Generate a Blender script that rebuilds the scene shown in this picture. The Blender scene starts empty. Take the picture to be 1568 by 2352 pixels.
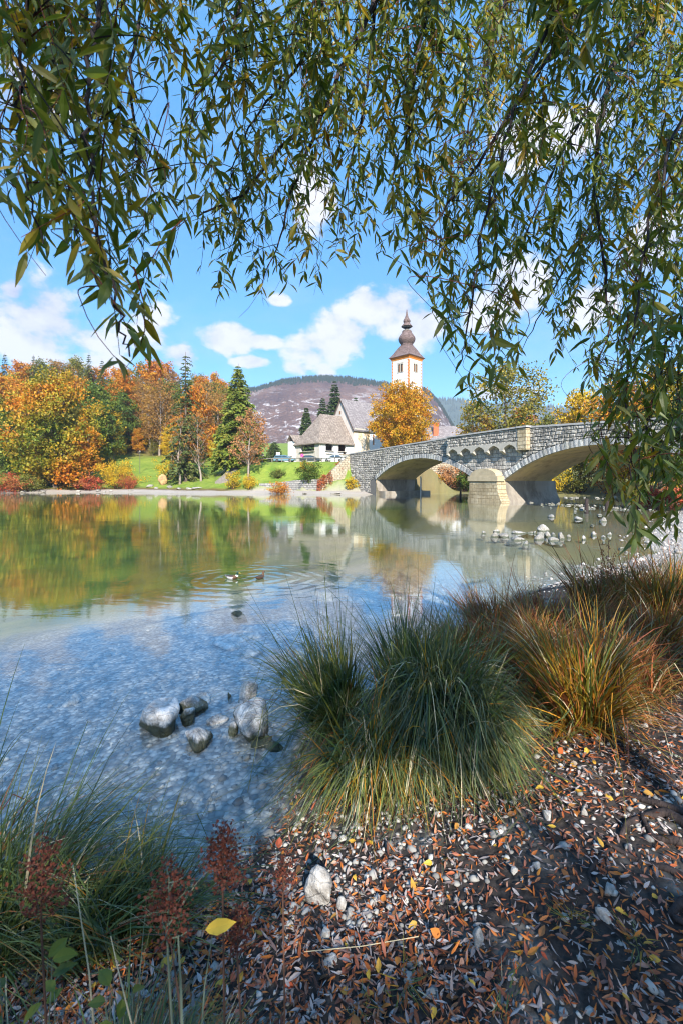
import bpy, math, random
import numpy as np
from mathutils import Vector
R = math.radians
C = bpy.context.scene.collection
scn = bpy.context.scene

# ------------------------------------------------------------------ camera
CAMH, F, HOR = 2.4, 1045.0, 1100.0        # metres over the water; focal length and eye-level line on a 1568 x 2352 sheet
cd = bpy.data.cameras.new('camera'); cam = bpy.data.objects.new('camera', cd); C.objects.link(cam)
cam.location = (0, 0, CAMH); cam.rotation_euler = (R(90), 0, 0)
cd.sensor_fit = 'VERTICAL'; cd.sensor_height = 36; cd.sensor_width = 24; cd.lens = 36 * F / 2352
cd.shift_y = -(1176 - HOR) / 2352
cd.clip_start = 0.05; cd.clip_end = 9000
cd.dof.use_dof = True; cd.dof.focus_distance = 9.0; cd.dof.aperture_fstop = 5.0
scn.camera = cam

# ------------------------------------------------------------------ light
SUN_EL = R(33); SUN_H = np.array((0.15, -0.99)); SUN_H /= np.linalg.norm(SUN_H)
SUN = np.array((SUN_H[0]*math.cos(SUN_EL), SUN_H[1]*math.cos(SUN_EL), math.sin(SUN_EL)))
ld = bpy.data.lights.new('sun', 'SUN'); lo = bpy.data.objects.new('sun', ld); C.objects.link(lo)
ld.energy = 4.2; ld.angle = R(0.5); ld.color = (1.0, 0.93, 0.82)
lo.rotation_euler = Vector(SUN).to_track_quat('Z', 'Y').to_euler(); lo.location = (20, -60, 60)

scn.view_settings.view_transform = 'Standard'; scn.view_settings.look = 'None'
scn.view_settings.gamma = 1; scn.view_settings.exposure = 1.6
SKY_STR = 0.15

def NT(tree):
    n = tree.nodes; l = tree.links
    def new(t, **k):
        x = n.new(t)
        for a, b in k.items(): setattr(x, a, b)
        return x
    def put(sock, v):
        if hasattr(v, 'is_output') or isinstance(v, bpy.types.NodeSocket): l.new(v, sock)
        elif v is not None: sock.default_value = v
    def math_(op, a, b=None, c=None, clamp=False):
        x = new('ShaderNodeMath', operation=op, use_clamp=clamp)
        put(x.inputs[0], a)
        if b is not None: put(x.inputs[1], b)
        if c is not None: put(x.inputs[2], c)
        return x.outputs[0]
    def mix(f, a, b, bt='MIX'):
        x = new('ShaderNodeMix', data_type='RGBA', blend_type=bt)
        put(x.inputs[0], f); put(x.inputs[6], a if not isinstance(a, tuple) else (*a[:3], 1)); put(x.inputs[7], b if not isinstance(b, tuple) else (*b[:3], 1))
        return x.outputs[2]
    def ramp(f, stops, interp='LINEAR'):
        x = new('ShaderNodeValToRGB'); e = x.color_ramp.elements; x.color_ramp.interpolation = interp
        while len(e) < len(stops): e.new(0.5)
        for i, (p, c) in enumerate(stops):
            e[i].position = p; e[i].color = (*c[:3], 1) if not isinstance(c, (int, float)) else (c, c, c, 1)
        put(x.inputs[0], f); return x.outputs[0]
    def noise(vec, scale, detail=4, rough=0.55, dist=0.0):
        x = new('ShaderNodeTexNoise'); put(x.inputs['Vector'], vec)
        x.inputs['Scale'].default_value = scale; x.inputs['Detail'].default_value = detail
        x.inputs['Roughness'].default_value = rough; x.inputs['Distortion'].default_value = dist
        return x.outputs[0]
    def voro(vec, scale, feature='F1', out='Distance', rnd=1.0):
        x = new('ShaderNodeTexVoronoi', feature=feature); put(x.inputs['Vector'], vec)
        x.inputs['Scale'].default_value = scale; x.inputs['Randomness'].default_value = rnd
        return x.outputs[out]
    def scale3(vec, s, loc=(0, 0, 0)):
        x = new('ShaderNodeMapping'); put(x.inputs['Vector'], vec); x.inputs['Scale'].default_value = s; x.inputs['Location'].default_value = loc
        return x.outputs[0]
    def bump(h, strength=0.5, dist=0.02, normal=None):
        x = new('ShaderNodeBump'); x.inputs['Strength'].default_value = strength; x.inputs['Distance'].default_value = dist
        put(x.inputs['Height'], h)
        if normal is not None: put(x.inputs['Normal'], normal)
        return x.outputs[0]
    class O: pass
    o = O(); o.new, o.put, o.math, o.mix, o.ramp, o.noise, o.voro, o.scale3, o.bump, o.l, o.n = new, put, math_, mix, ramp, noise, voro, scale3, bump, l, n
    return o

def uv_dir(px, py):
    u = math.atan((px - 784) / F); return u, math.atan((HOR - py) / F * math.cos(u))

def make_world():
    w = bpy.data.worlds.new('World'); scn.world = w; w.use_nodes = True
    w.node_tree.nodes.clear(); t = NT(w.node_tree)
    sky = t.new('ShaderNodeTexSky', sky_type='NISHITA'); sky.sun_disc = False
    sky.sun_elevation = SUN_EL; sky.sun_rotation = math.atan2(SUN_H[0], SUN_H[1]) % (2*math.pi)
    sky.air_density = 1.0; sky.dust_density = 0.2; sky.ozone_density = 3.0; sky.altitude = 500
    hs = t.new('ShaderNodeHueSaturation'); hs.inputs['Saturation'].default_value = 1.24; hs.inputs['Value'].default_value = 1.0
    hs.inputs['Hue'].default_value = 0.492
    t.l.new(sky.outputs[0], hs.inputs['Color'])
    tc = t.new('ShaderNodeTexCoord'); sx = t.new('ShaderNodeSeparateXYZ'); t.l.new(tc.outputs['Generated'], sx.inputs[0])
    u = t.math('ARCTAN2', sx.outputs[0], sx.outputs[1]); v = t.math('ARCSINE', sx.outputs[2])
    skyc = t.mix(1.0, hs.outputs[0], t.ramp(v, [(0.0, (.36, .48, .55)), (0.24, (.39, .49, .55)), (0.5, (.66, .68, .72)), (0.85, (1.1, 1.08, 1.02)), (1.0, (1.5, 1.45, 1.35))]), 'MULTIPLY')  # tint by elevation; sky overhead, out of view, raised as added fill
    n1 = t.noise(t.scale3(tc.outputs['Generated'], (1, 1, 1.5)), 7.5, 9, 0.60, 0.15)
    n2 = t.noise(t.scale3(tc.outputs['Generated'], (1, 1, 1.3), (3.1, 1.7, 0.4)), 3.5, 4, 0.5)
    m = None
    blobs = [(150, 735, 140, 98), (215, 770, 130, 75), (90, 790, 90, 55), (35, 668, 28, 24), (340, 750, 90, 60), (420, 815, 55, 38), (520, 775, 80, 40), (600, 785, 60, 18), (575, 832, 45, 16),
             (690, 845, 45, 20), (730, 800, 85, 56), (800, 755, 105, 72), (880, 720, 110, 74), (960, 748, 62, 54), (840, 690, 50, 36), (725, 445, 55, 70), (1190, 660, 70, 75), (1120, 720, 60, 50), (640, 690, 30, 16),
             (1500, 560, 90, 60), (1350, 700, 60, 45), (60, 200, 120, 60), (1250, 330, 140, 50), (-500, 640, 260, 90), (2200, 600, 380, 110), (-1500, 500, 500, 130), (400, 930, 160, 16), (1150, 900, 120, 16)]
    for px, py, a, b in blobs:
        u0, v0 = uv_dir(px, py); k = math.cos(u0)
        du = t.math('DIVIDE', t.math('SUBTRACT', u, u0), a/F*k); dv = t.math('DIVIDE', t.math('SUBTRACT', v, v0), b/F*k)
        q = t.math('SUBTRACT', 1.0, t.math('ADD', t.math('MULTIPLY', du, du), t.math('MULTIPLY', dv, dv)))
        q = t.math('MAXIMUM', q, -1.2)
        m = q if m is None else t.math('SMOOTH_MAX', m, q, 0.25)
    d = t.math('ADD', t.math('MULTIPLY', m, 0.5), t.math('MULTIPLY', t.math('SUBTRACT', n1, 0.50), 2.7))
    mask = t.new('ShaderNodeMapRange', interpolation_type='SMOOTHSTEP'); t.put(mask.inputs[0], d)
    mask.inputs[1].default_value = 0.0; mask.inputs[2].default_value = 0.40; mask.inputs[3].default_value = 0; mask.inputs[4].default_value = 0.93
    wisps = t.math('MULTIPLY', t.ramp(t.noise(t.scale3(tc.outputs['Generated'], (1, 1, 2.5), (9, 2, 1)), 3.0, 7, 0.62), [(0.52, 0.0), (0.78, 1.0)]), 0.22)
    mk = t.math('MAXIMUM', mask.outputs[0], wisps)
    cc = t.ramp(t.math('ADD', t.math('MULTIPLY', n1, 0.8), t.math('MULTIPLY', n2, 0.45)), [(0.45, (0.46, 0.51, 0.72)), (0.66, (0.95, 0.94, 0.98))])
    up = t.new('ShaderNodeVectorMath', operation='SCALE'); t.put(up.inputs[0], cc); up.inputs['Scale'].default_value = 0.385 / SKY_STR
    col = t.mix(mk, skyc, up.outputs[0])
    bg = t.new('ShaderNodeBackground'); bg.inputs['Strength'].default_value = SKY_STR; t.put(bg.inputs['Color'], col)
    out = t.new('ShaderNodeOutputWorld'); t.l.new(bg.outputs[0], out.inputs['Surface'])
make_world()

cy = scn.cycles
cy.use_denoising = True
cy.filter_width = 1.1; cy.max_bounces = 8; cy.diffuse_bounces = 3; cy.glossy_bounces = 3; cy.transmission_bounces = 4; cy.transparent_max_bounces = 12
cy.caustics_reflective = False; cy.caustics_refractive = False; cy.sample_clamp_indirect = 4.0; cy.volume_bounces = 0

# ------------------------------------------------------------------ helpers
rs = np.random.default_rng(11)

def P(px, py, d):
    """the world point that lies d metres ahead on the line of sight through (px, py)"""
    return np.array(((px - 784) / F * d, d, CAMH - (py - HOR) / F * d))

def tag(o, label=None, cat=None, group=None, kind=None):
    if label: o['label'] = label
    if cat: o['category'] = cat
    if group: o['group'] = group
    if kind: o['kind'] = kind
    return o

def thing(name, label, cat, loc=(0, 0, 0), rz=0.0, group=None):
    o = bpy.data.objects.new(name, None); C.objects.link(o); o.empty_display_size = 0.2
    o.location = [float(x) for x in loc]; o.rotation_euler = (0, 0, rz)
    return tag(o, label, cat, group)

def dup(root, loc, rz=0.0, scale=1.0, label=None, cat=None, group=None):
    r = root.copy(); C.objects.link(r); r.location = [float(x) for x in loc]; r.rotation_euler = (0, 0, rz)
    r.scale = (scale, scale, scale) if not isinstance(scale, tuple) else scale
    tag(r, label, cat, group)
    for ch in root.children:
        c = ch.copy(); C.objects.link(c); c.parent = r
        for g in ch.children:
            q = g.copy(); C.objects.link(q); q.parent = c
    return r

class MB:
    """collects vertices and faces, then links them as ONE mesh object"""
    def __init__(s): s.v = []; s.f = []; s.m = []; s.n = 0
    def add(s, v, f, m=0):
        v = np.asarray(v, float).reshape(-1, 3); f = np.asarray(f, int)
        s.v.append(v); s.f.append(f + s.n); s.m.append(np.full(len(f), m)); s.n += len(v); return s
    def poly(s, pts, m=0):
        return s.add(pts, [list(range(len(pts)))], m)
    def box(s, c, size, ax=None, m=0):
        """box with centre c, full size, axes ax (3x3 rows) """
        h = np.array(size) / 2.0
        k = np.array([(-1,-1,-1),(1,-1,-1),(1,1,-1),(-1,1,-1),(-1,-1,1),(1,-1,1),(1,1,1),(-1,1,1)]) * h
        if ax is not None: k = k @ np.asarray(ax)
        return s.add(k + np.asarray(c), [(0,3,2,1),(4,5,6,7),(0,1,5,4),(1,2,6,5),(2,3,7,6),(3,0,4,7)], m)
    def tube(s, pts, rad, sides=6, m=0, cap=True):
        pts = np.asarray(pts, float); n = len(pts); rad = np.broadcast_to(np.asarray(rad, float), (n,))
        tg = np.gradient(pts, axis=0); tg /= np.linalg.norm(tg, axis=1)[:, None] + 1e-9
        ref = np.array((0, 0, 1.0)) if abs(tg[0][2]) < 0.9 else np.array((1.0, 0, 0))
        a = np.linspace(0, 2*np.pi, sides, endpoint=False); V = []
        u = np.cross(tg[0], ref)
        for i in range(n):
            u = u - tg[i] * np.dot(u, tg[i]); u /= np.linalg.norm(u) + 1e-9; w = np.cross(tg[i], u)
            V.append(pts[i] + rad[i] * (np.cos(a)[:, None]*u + np.sin(a)[:, None]*w))
        i, j = np.meshgrid(np.arange(n-1), np.arange(sides), indexing='ij'); i = i.ravel(); j = j.ravel(); k = (j+1) % sides
        s.add(np.concatenate(V), np.stack([i*sides+j, i*sides+k, (i+1)*sides+k, (i+1)*sides+j], 1), m)
        if cap:
            s.f.append(np.array([list(range(s.n-1, s.n-sides-1, -1))][0:1])[:, ::-1]); s.m.append(np.full(1, m))
        return s
    def lathe(s, prof, c=(0, 0, 0), sides=16, m=0, rot=0.0, sq=1.0):
        """prof: list of (radius, z)"""
        a = np.linspace(0, 2*np.pi, sides, endpoint=False) + rot; V = []
        for r, z in prof: V.append(np.stack([np.cos(a)*r, np.sin(a)*r, np.full(sides, z)], 1))
        n = len(prof); i, j = np.meshgrid(np.arange(n-1), np.arange(sides), indexing='ij'); i = i.ravel(); j = j.ravel(); k = (j+1) % sides
        return s.add(np.concatenate(V) + np.asarray(c), np.stack([i*sides+j, i*sides+k, (i+1)*sides+k, (i+1)*sides+j], 1), m)
    def build(s, name, mats, parent=None, uv=False, smooth=False, loc=None):
        V = np.concatenate(s.v); me = bpy.data.meshes.new(name)
        sizes = np.concatenate([np.full(len(f), f.shape[1]) for f in s.f]); idx = np.concatenate([f.ravel() for f in s.f])
        me.vertices.add(len(V)); me.vertices.foreach_set('co', V.astype(np.float32).ravel())
        me.loops.add(len(idx)); me.loops.foreach_set('vertex_index', idx.astype(np.int32))
        me.polygons.add(len(sizes)); st = np.concatenate([[0], np.cumsum(sizes)[:-1]])
        me.polygons.foreach_set('loop_start', st.astype(np.int32)); me.polygons.foreach_set('loop_total', sizes.astype(np.int32))
        me.polygons.foreach_set('material_index', np.concatenate(s.m).astype(np.int32))
        me.polygons.foreach_set('use_smooth', np.full(len(sizes), bool(smooth)))
        me.update(calc_edges=True)
        if uv:
            nr = np.empty(len(sizes)*3, np.float32); me.polygons.foreach_get('normal', nr); nr = nr.reshape(-1, 3).astype(float)
            tx = np.stack([-nr[:, 1], nr[:, 0], np.zeros(len(nr))], 1); l = np.linalg.norm(tx, axis=1)
            tx[l < 0.05] = (1, 0, 0); tx /= np.linalg.norm(tx, axis=1)[:, None]
            ty = np.cross(nr, tx); fi = np.repeat(np.arange(len(sizes)), sizes); p = V[idx]
            U = np.stack([(p*tx[fi]).sum(1), (p*ty[fi]).sum(1)], 1)
            me.uv_layers.new(name='UVMap').data.foreach_set('uv', U.astype(np.float32).ravel())
        for m in (mats if isinstance(mats, (list, tuple)) else [mats]): me.materials.append(m)
        o = bpy.data.objects.new(name, me); C.objects.link(o); o.parent = parent
        if loc is not None: o.location = [float(x) for x in loc]
        return o

def vnoise(x, y, seed=0):
    x = np.asarray(x, float); y = np.asarray(y, float); xi = np.floor(x); yi = np.floor(y); fx = x-xi; fy = y-yi
    fx = fx*fx*(3-2*fx); fy = fy*fy*(3-2*fy)
    h = lambda a, b: np.modf(np.abs(np.sin(a*127.1 + b*311.7 + seed*74.7)*43758.5453))[0]
    return (h(xi, yi)*(1-fx)+h(xi+1, yi)*fx)*(1-fy) + (h(xi, yi+1)*(1-fx)+h(xi+1, yi+1)*fx)*fy
def fbm(x, y, seed=0, oct=4):
    s = 0; a = 0.5
    for i in range(oct): s = s + a*vnoise(np.asarray(x)*2**i, np.asarray(y)*2**i, seed+i*3); a *= 0.5
    return s / (1 - 0.5**oct)
def sst(a, b, x):
    t = np.clip((np.asarray(x, float)-a)/(b-a), 0, 1); return t*t*(3-2*t)
def unit(v): return v / (np.linalg.norm(v, axis=-1, keepdims=True) + 1e-9)
def ordn(i): return ['first','second','third','fourth','fifth','sixth','seventh','eighth','ninth','tenth','eleventh','twelfth','thirteenth','fourteenth','fifteenth','sixteenth','seventeenth','eighteenth','nineteenth','twentieth'][i]
# ------------------------------------------------------------------ materials
def mat(name):
    m = bpy.data.materials.new(name); m.use_nodes = True; m.node_tree.nodes.clear(); return m, NT(m.node_tree)
def pbsdf(t, col, rough=0.8, normal=None, spec=0.3, metal=0.0):
    b = t.new('ShaderNodeBsdfPrincipled')
    t.put(b.inputs['Base Color'], (*col[:3], 1) if isinstance(col, tuple) else col); t.put(b.inputs['Roughness'], rough)
    b.inputs['Specular IOR Level'].default_value = spec; b.inputs['Metallic'].default_value = metal
    if normal is not None: t.put(b.inputs['Normal'], normal)
    return b.outputs[0]
def out(t, s):
    o = t.new('ShaderNodeOutputMaterial'); t.l.new(s, o.inputs['Surface'])
def coords(t): return t.new('ShaderNodeTexCoord')

def plain(name, col, rough=0.7, var=0.25, scale=6.0, bump=0.2, bd=0.01, metal=0.0, spec=0.3):
    m, t = mat(name); co = coords(t).outputs['Object']
    n = t.noise(co, scale, 5)
    c = t.mix(t.math('MULTIPLY', n, 1.0), tuple(x*(1-var) for x in col), tuple(min(1, x*(1+var)) for x in col))
    out(t, pbsdf(t, c, rough, t.bump(n, bump, bd), spec, metal)); return m

def leaf_mat(name, cols, trans=0.25, nscale=0.35, nw=0.55, rough=0.55, objvar=0.25, spec=0.25, back=None):
    """cols: colours from one end of the mix to the other; the leaf's own dice throw, a clump noise and the tree's dice throw pick"""
    m, t = mat(name); g = t.new('ShaderNodeNewGeometry'); oi = t.new('ShaderNodeObjectInfo')
    n = t.noise(coords(t).outputs['Object'], nscale, 2, 0.5)
    f = t.math('ADD', t.math('MULTIPLY', g.outputs['Random Per Island'], 1-nw), t.math('MULTIPLY', t.math('MULTIPLY_ADD', t.math('SUBTRACT', n, 0.5), 2.2, 0.5), nw))
    f = t.math('ADD', f, t.math('MULTIPLY', t.math('SUBTRACT', oi.outputs['Random'], 0.5), objvar), clamp=True)
    k = len(cols); c = t.ramp(f, [(i/(k-1), cols[i]) for i in range(k)])
    r2 = t.math('FRACT', t.math('MULTIPLY', g.outputs['Random Per Island'], 37.3))
    c = t.mix(1.0, c, t.ramp(r2, [(0, 0.72), (1, 1.2)]), 'MULTIPLY')
    if back: c = t.mix(t.math('MULTIPLY', g.outputs['Backfacing'], 0.75), c, t.mix(0.5, c, back))
    b = pbsdf(t, c, rough, None, spec)
    if trans > 0:
        tr = t.new('ShaderNodeBsdfTranslucent'); t.put(tr.inputs['Color'], t.mix(1.0, c, (1.25, 1.15, 0.6), 'MULTIPLY'))
        mx = t.new('ShaderNodeMixShader'); mx.inputs[0].default_value = trans; t.l.new(b, mx.inputs[1]); t.l.new(tr.outputs[0], mx.inputs[2]); b = mx.outputs[0]
    out(t, b); return m

def brick_mat(name, c1, c2, mortar, bw=0.5, bh=0.25, ms=0.02, offset=0.5, nvar=0.5, bumpd=0.03, rough=0.9, stain=None):
    m, t = mat(name); tc = coords(t); uv = tc.outputs['UV']
    wob = t.new('ShaderNodeVectorMath', operation='MULTIPLY_ADD'); nz = t.new('ShaderNodeTexNoise'); nz.inputs['Scale'].default_value = 1.7/bw; t.l.new(uv, nz.inputs['Vector'])
    t.l.new(nz.outputs[1], wob.inputs[0]); wob.inputs[1].default_value = (bw*0.16, bh*0.22, 0); t.l.new(uv, wob.inputs[2])
    b = t.new('ShaderNodeTexBrick'); t.l.new(wob.outputs[0], b.inputs['Vector']); b.offset = offset
    b.inputs['Color1'].default_value = (*c1, 1); b.inputs['Color2'].default_value = (*c2, 1); b.inputs['Mortar'].default_value = (*mortar, 1)
    b.inputs['Scale'].default_value = 1; b.inputs['Brick Width'].default_value = bw; b.inputs['Row Height'].default_value = bh
    b.inputs['Mortar Size'].default_value = ms; b.inputs['Mortar Smooth'].default_value = 0.3; b.inputs['Bias'].default_value = 0
    n = t.noise(tc.outputs['Object'], 2.2/bw, 5, 0.6)
    c = t.mix(1.0, b.outputs[0], t.ramp(n, [(0.25, 1-nvar), (0.75, 1+nvar*0.6)]), 'MULTIPLY')
    if stain: c = t.mix(t.ramp(t.noise(t.scale3(tc.outputs['Object'], (1, 1, 0.35)), 0.45, 5), [(0.48, 0), (0.66, 0.8)]), c, stain)
    h = t.math('ADD', t.math('MULTIPLY', t.math('SUBTRACT', 1.0, b.outputs[1]), 1.0), t.math('MULTIPLY', n, 0.8))
    out(t, pbsdf(t, c, rough, t.bump(h, 1.0, bumpd))); return m

def plaster_mat(name, col, stain, patch=None, amount=0.5):
    m, t = mat(name); co = coords(t).outputs['Object']
    n = t.noise(t.scale3(co, (1, 1, 0.4)), 1.1, 6, 0.65); n2 = t.noise(co, 9, 4)
    c = t.mix(t.ramp(n, [(0.45, 0), (0.75, amount)]), col, stain)
    c = t.mix(t.math('MULTIPLY', n2, 0.14), c, tuple(x*0.55 for x in col))
    if patch: c = t.mix(t.ramp(t.noise(t.scale3(co, (1, 1, 0.35), (4, 2, 7)), 0.55, 6, 0.7), [(0.47, 0), (0.58, 0.85)]), c, patch)
    out(t, pbsdf(t, c, 0.9, t.bump(n2, 0.3, 0.02), 0.1)); return m

def rock_mat(name, light, dark, wet=0.0, wetz=None, scale=6.0):
    m, t = mat(name); tc = coords(t); co = tc.outputs['Object']; g = t.new('ShaderNodeNewGeometry')
    n = t.noise(co, scale, 8, 0.68, 0.3); n2 = t.noise(co, scale*5, 4, 0.6); oi = t.new('ShaderNodeObjectInfo')
    c = t.mix(t.ramp(n, [(0.36, 0), (0.60, 1)]), dark, light)
    c = t.mix(t.ramp(n2, [(0.52, 0), (0.70, 0.35)]), c, tuple(x*0.6 for x in dark))
    v = t.voro(co, scale*0.8, 'DISTANCE_TO_EDGE'); crack = t.ramp(v, [(0.0, 1), (0.03, 0)])
    c = t.mix(t.math('MULTIPLY', crack, 0.25), c, tuple(x*0.4 for x in dark))
    c = t.mix(1.0, c, t.ramp(oi.outputs['Random'], [(0, 0.78), (1, 1.15)]), 'MULTIPLY')
    rough = 0.85
    if wetz is not None:    # the tide mark: algae and water up to a ragged line above the water
        sx = t.new('ShaderNodeSeparateXYZ'); t.l.new(g.outputs['Position'], sx.inputs[0])
        z = t.math('ADD', sx.outputs[2], t.math('MULTIPLY', t.math('SUBTRACT', n, 0.5), wetz*1.6))
        w = t.new('ShaderNodeMapRange'); t.put(w.inputs[0], z); w.inputs[1].default_value = wetz; w.inputs[2].default_value = wetz*0.55
        c = t.mix(w.outputs[0], c, t.mix(n, (0.045, 0.05, 0.032), (0.12, 0.125, 0.085)))
        rough = t.math('MULTIPLY_ADD', w.outputs[0], -0.4, 0.85)
    h = t.math('ADD', n, t.math('ADD', t.math('MULTIPLY', n2, 0.3), t.math('MULTIPLY', crack, -0.15)))
    out(t, pbsdf(t, c, rough, t.bump(h, 0.9, 0.35/scale))); return m

def stone_block_mat(name, cols, *_):
    m, t = mat(name); g = t.new('ShaderNodeNewGeometry'); pos = g.outputs['Position']; k = len(cols)
    c = t.ramp(g.outputs['Random Per Island'], [(i/(k-1), cols[i]) for i in range(k)])
    n = t.noise(pos, 5.5, 6, 0.7); c = t.mix(1.0, c, t.ramp(n, [(0.28, 0.62), (0.7, 1.2)]), 'MULTIPLY')
    streak = t.ramp(t.noise(t.scale3(pos, (1.3, 1.3, 0.16)), 1.1, 6, 0.65), [(0.50, 0), (0.68, 0.75)])       # rain streaks and lichen
    c = t.mix(streak, c, (0.115, 0.11, 0.095)); lich = t.ramp(t.noise(pos, 0.8, 6, 0.72), [(0.56, 0), (0.68, 0.55)]); c = t.mix(lich, c, (0.36, 0.335, 0.25))
    out(t, pbsdf(t, c, 0.92, t.bump(n, 0.9, 0.06), 0.1)); return m

def wood_mat(name, a, b, scale=8, stretch=(1, 1, 0.12)):
    m, t = mat(name); co = coords(t).outputs['Object']
    n = t.noise(t.scale3(co, stretch), scale, 6, 0.65, 0.4)
    out(t, pbsdf(t, t.mix(t.ramp(n, [(0.3, 0), (0.7, 1)]), a, b), 0.85, t.bump(n, 0.8, 0.03))); return m

def water_mat(ducks):
    m, t = mat('clear_lake_water'); g = t.new('ShaderNodeNewGeometry'); pos = g.outputs['Position']
    a = t.noise(t.scale3(pos, (0.55, 1.6, 1)), 1.1, 3, 0.5, 0.3); b = t.noise(t.scale3(pos, (1.2, 3.2, 1)), 3.4, 3, 0.55)
    patch = t.ramp(t.noise(t.scale3(pos, (0.05, 0.16, 1)), 1.0, 3), [(0.38, 0.25), (0.66, 1)])
    h = t.math('MULTIPLY', t.math('ADD', t.math('MULTIPLY', a, 0.0095), t.math('MULTIPLY', b, 0.0026)), patch)
    for (x, y, amp, wl) in ducks:                    # wake rings spreading round each duck
        d = t.new('ShaderNodeVectorMath', operation='DISTANCE'); t.l.new(pos, d.inputs[0]); d.inputs[1].default_value = (x, y, 0)
        ds = d.outputs['Value']; ds2 = t.math('ADD', ds, t.math('MULTIPLY', t.math('SUBTRACT', a, 0.5), 0.6))
        s = t.math('SINE', t.math('MULTIPLY', ds2, 2*math.pi/wl)); f = t.new('ShaderNodeMapRange', interpolation_type='SMOOTHSTEP')
        t.put(f.inputs[0], ds); f.inputs[1].default_value = 3.6; f.inputs[2].default_value = 0.2; f.inputs[3].default_value = 0; f.inputs[4].default_value = amp
        h = t.math('ADD', h, t.math('MULTIPLY', s, f.outputs[0]))
    nb = t.bump(h, 0.55, 1.0)
    dt = t.new('ShaderNodeVectorMath', operation='DOT_PRODUCT'); t.l.new(g.outputs['Incoming'], dt.inputs[0]); t.l.new(nb, dt.inputs[1])
    fr = t.math('MULTIPLY_ADD', t.math('POWER', t.math('SUBTRACT', 1.0, t.math('ABSOLUTE', dt.outputs['Value'], clamp=True)), 3.9), 0.95, 0.035, clamp=True)     # the same from above and from below, so that sunlight reaches the bed
    gl = t.new('ShaderNodeBsdfGlossy'); gl.inputs['Roughness'].default_value = 0.02; gl.inputs['Color'].default_value = (0.97, 0.98, 1, 1); t.l.new(nb, gl.inputs['Normal'])
    tr = t.new('ShaderNodeBsdfTransparent'); tr.inputs['Color'].default_value = (0.93, 0.975, 0.985, 1)
    mx = t.new('ShaderNodeMixShader'); t.l.new(fr, mx.inputs[0]); t.l.new(tr.outputs[0], mx.inputs[1]); t.l.new(gl.outputs[0], mx.inputs[2])
    out(t, mx.outputs[0]); return m

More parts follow.
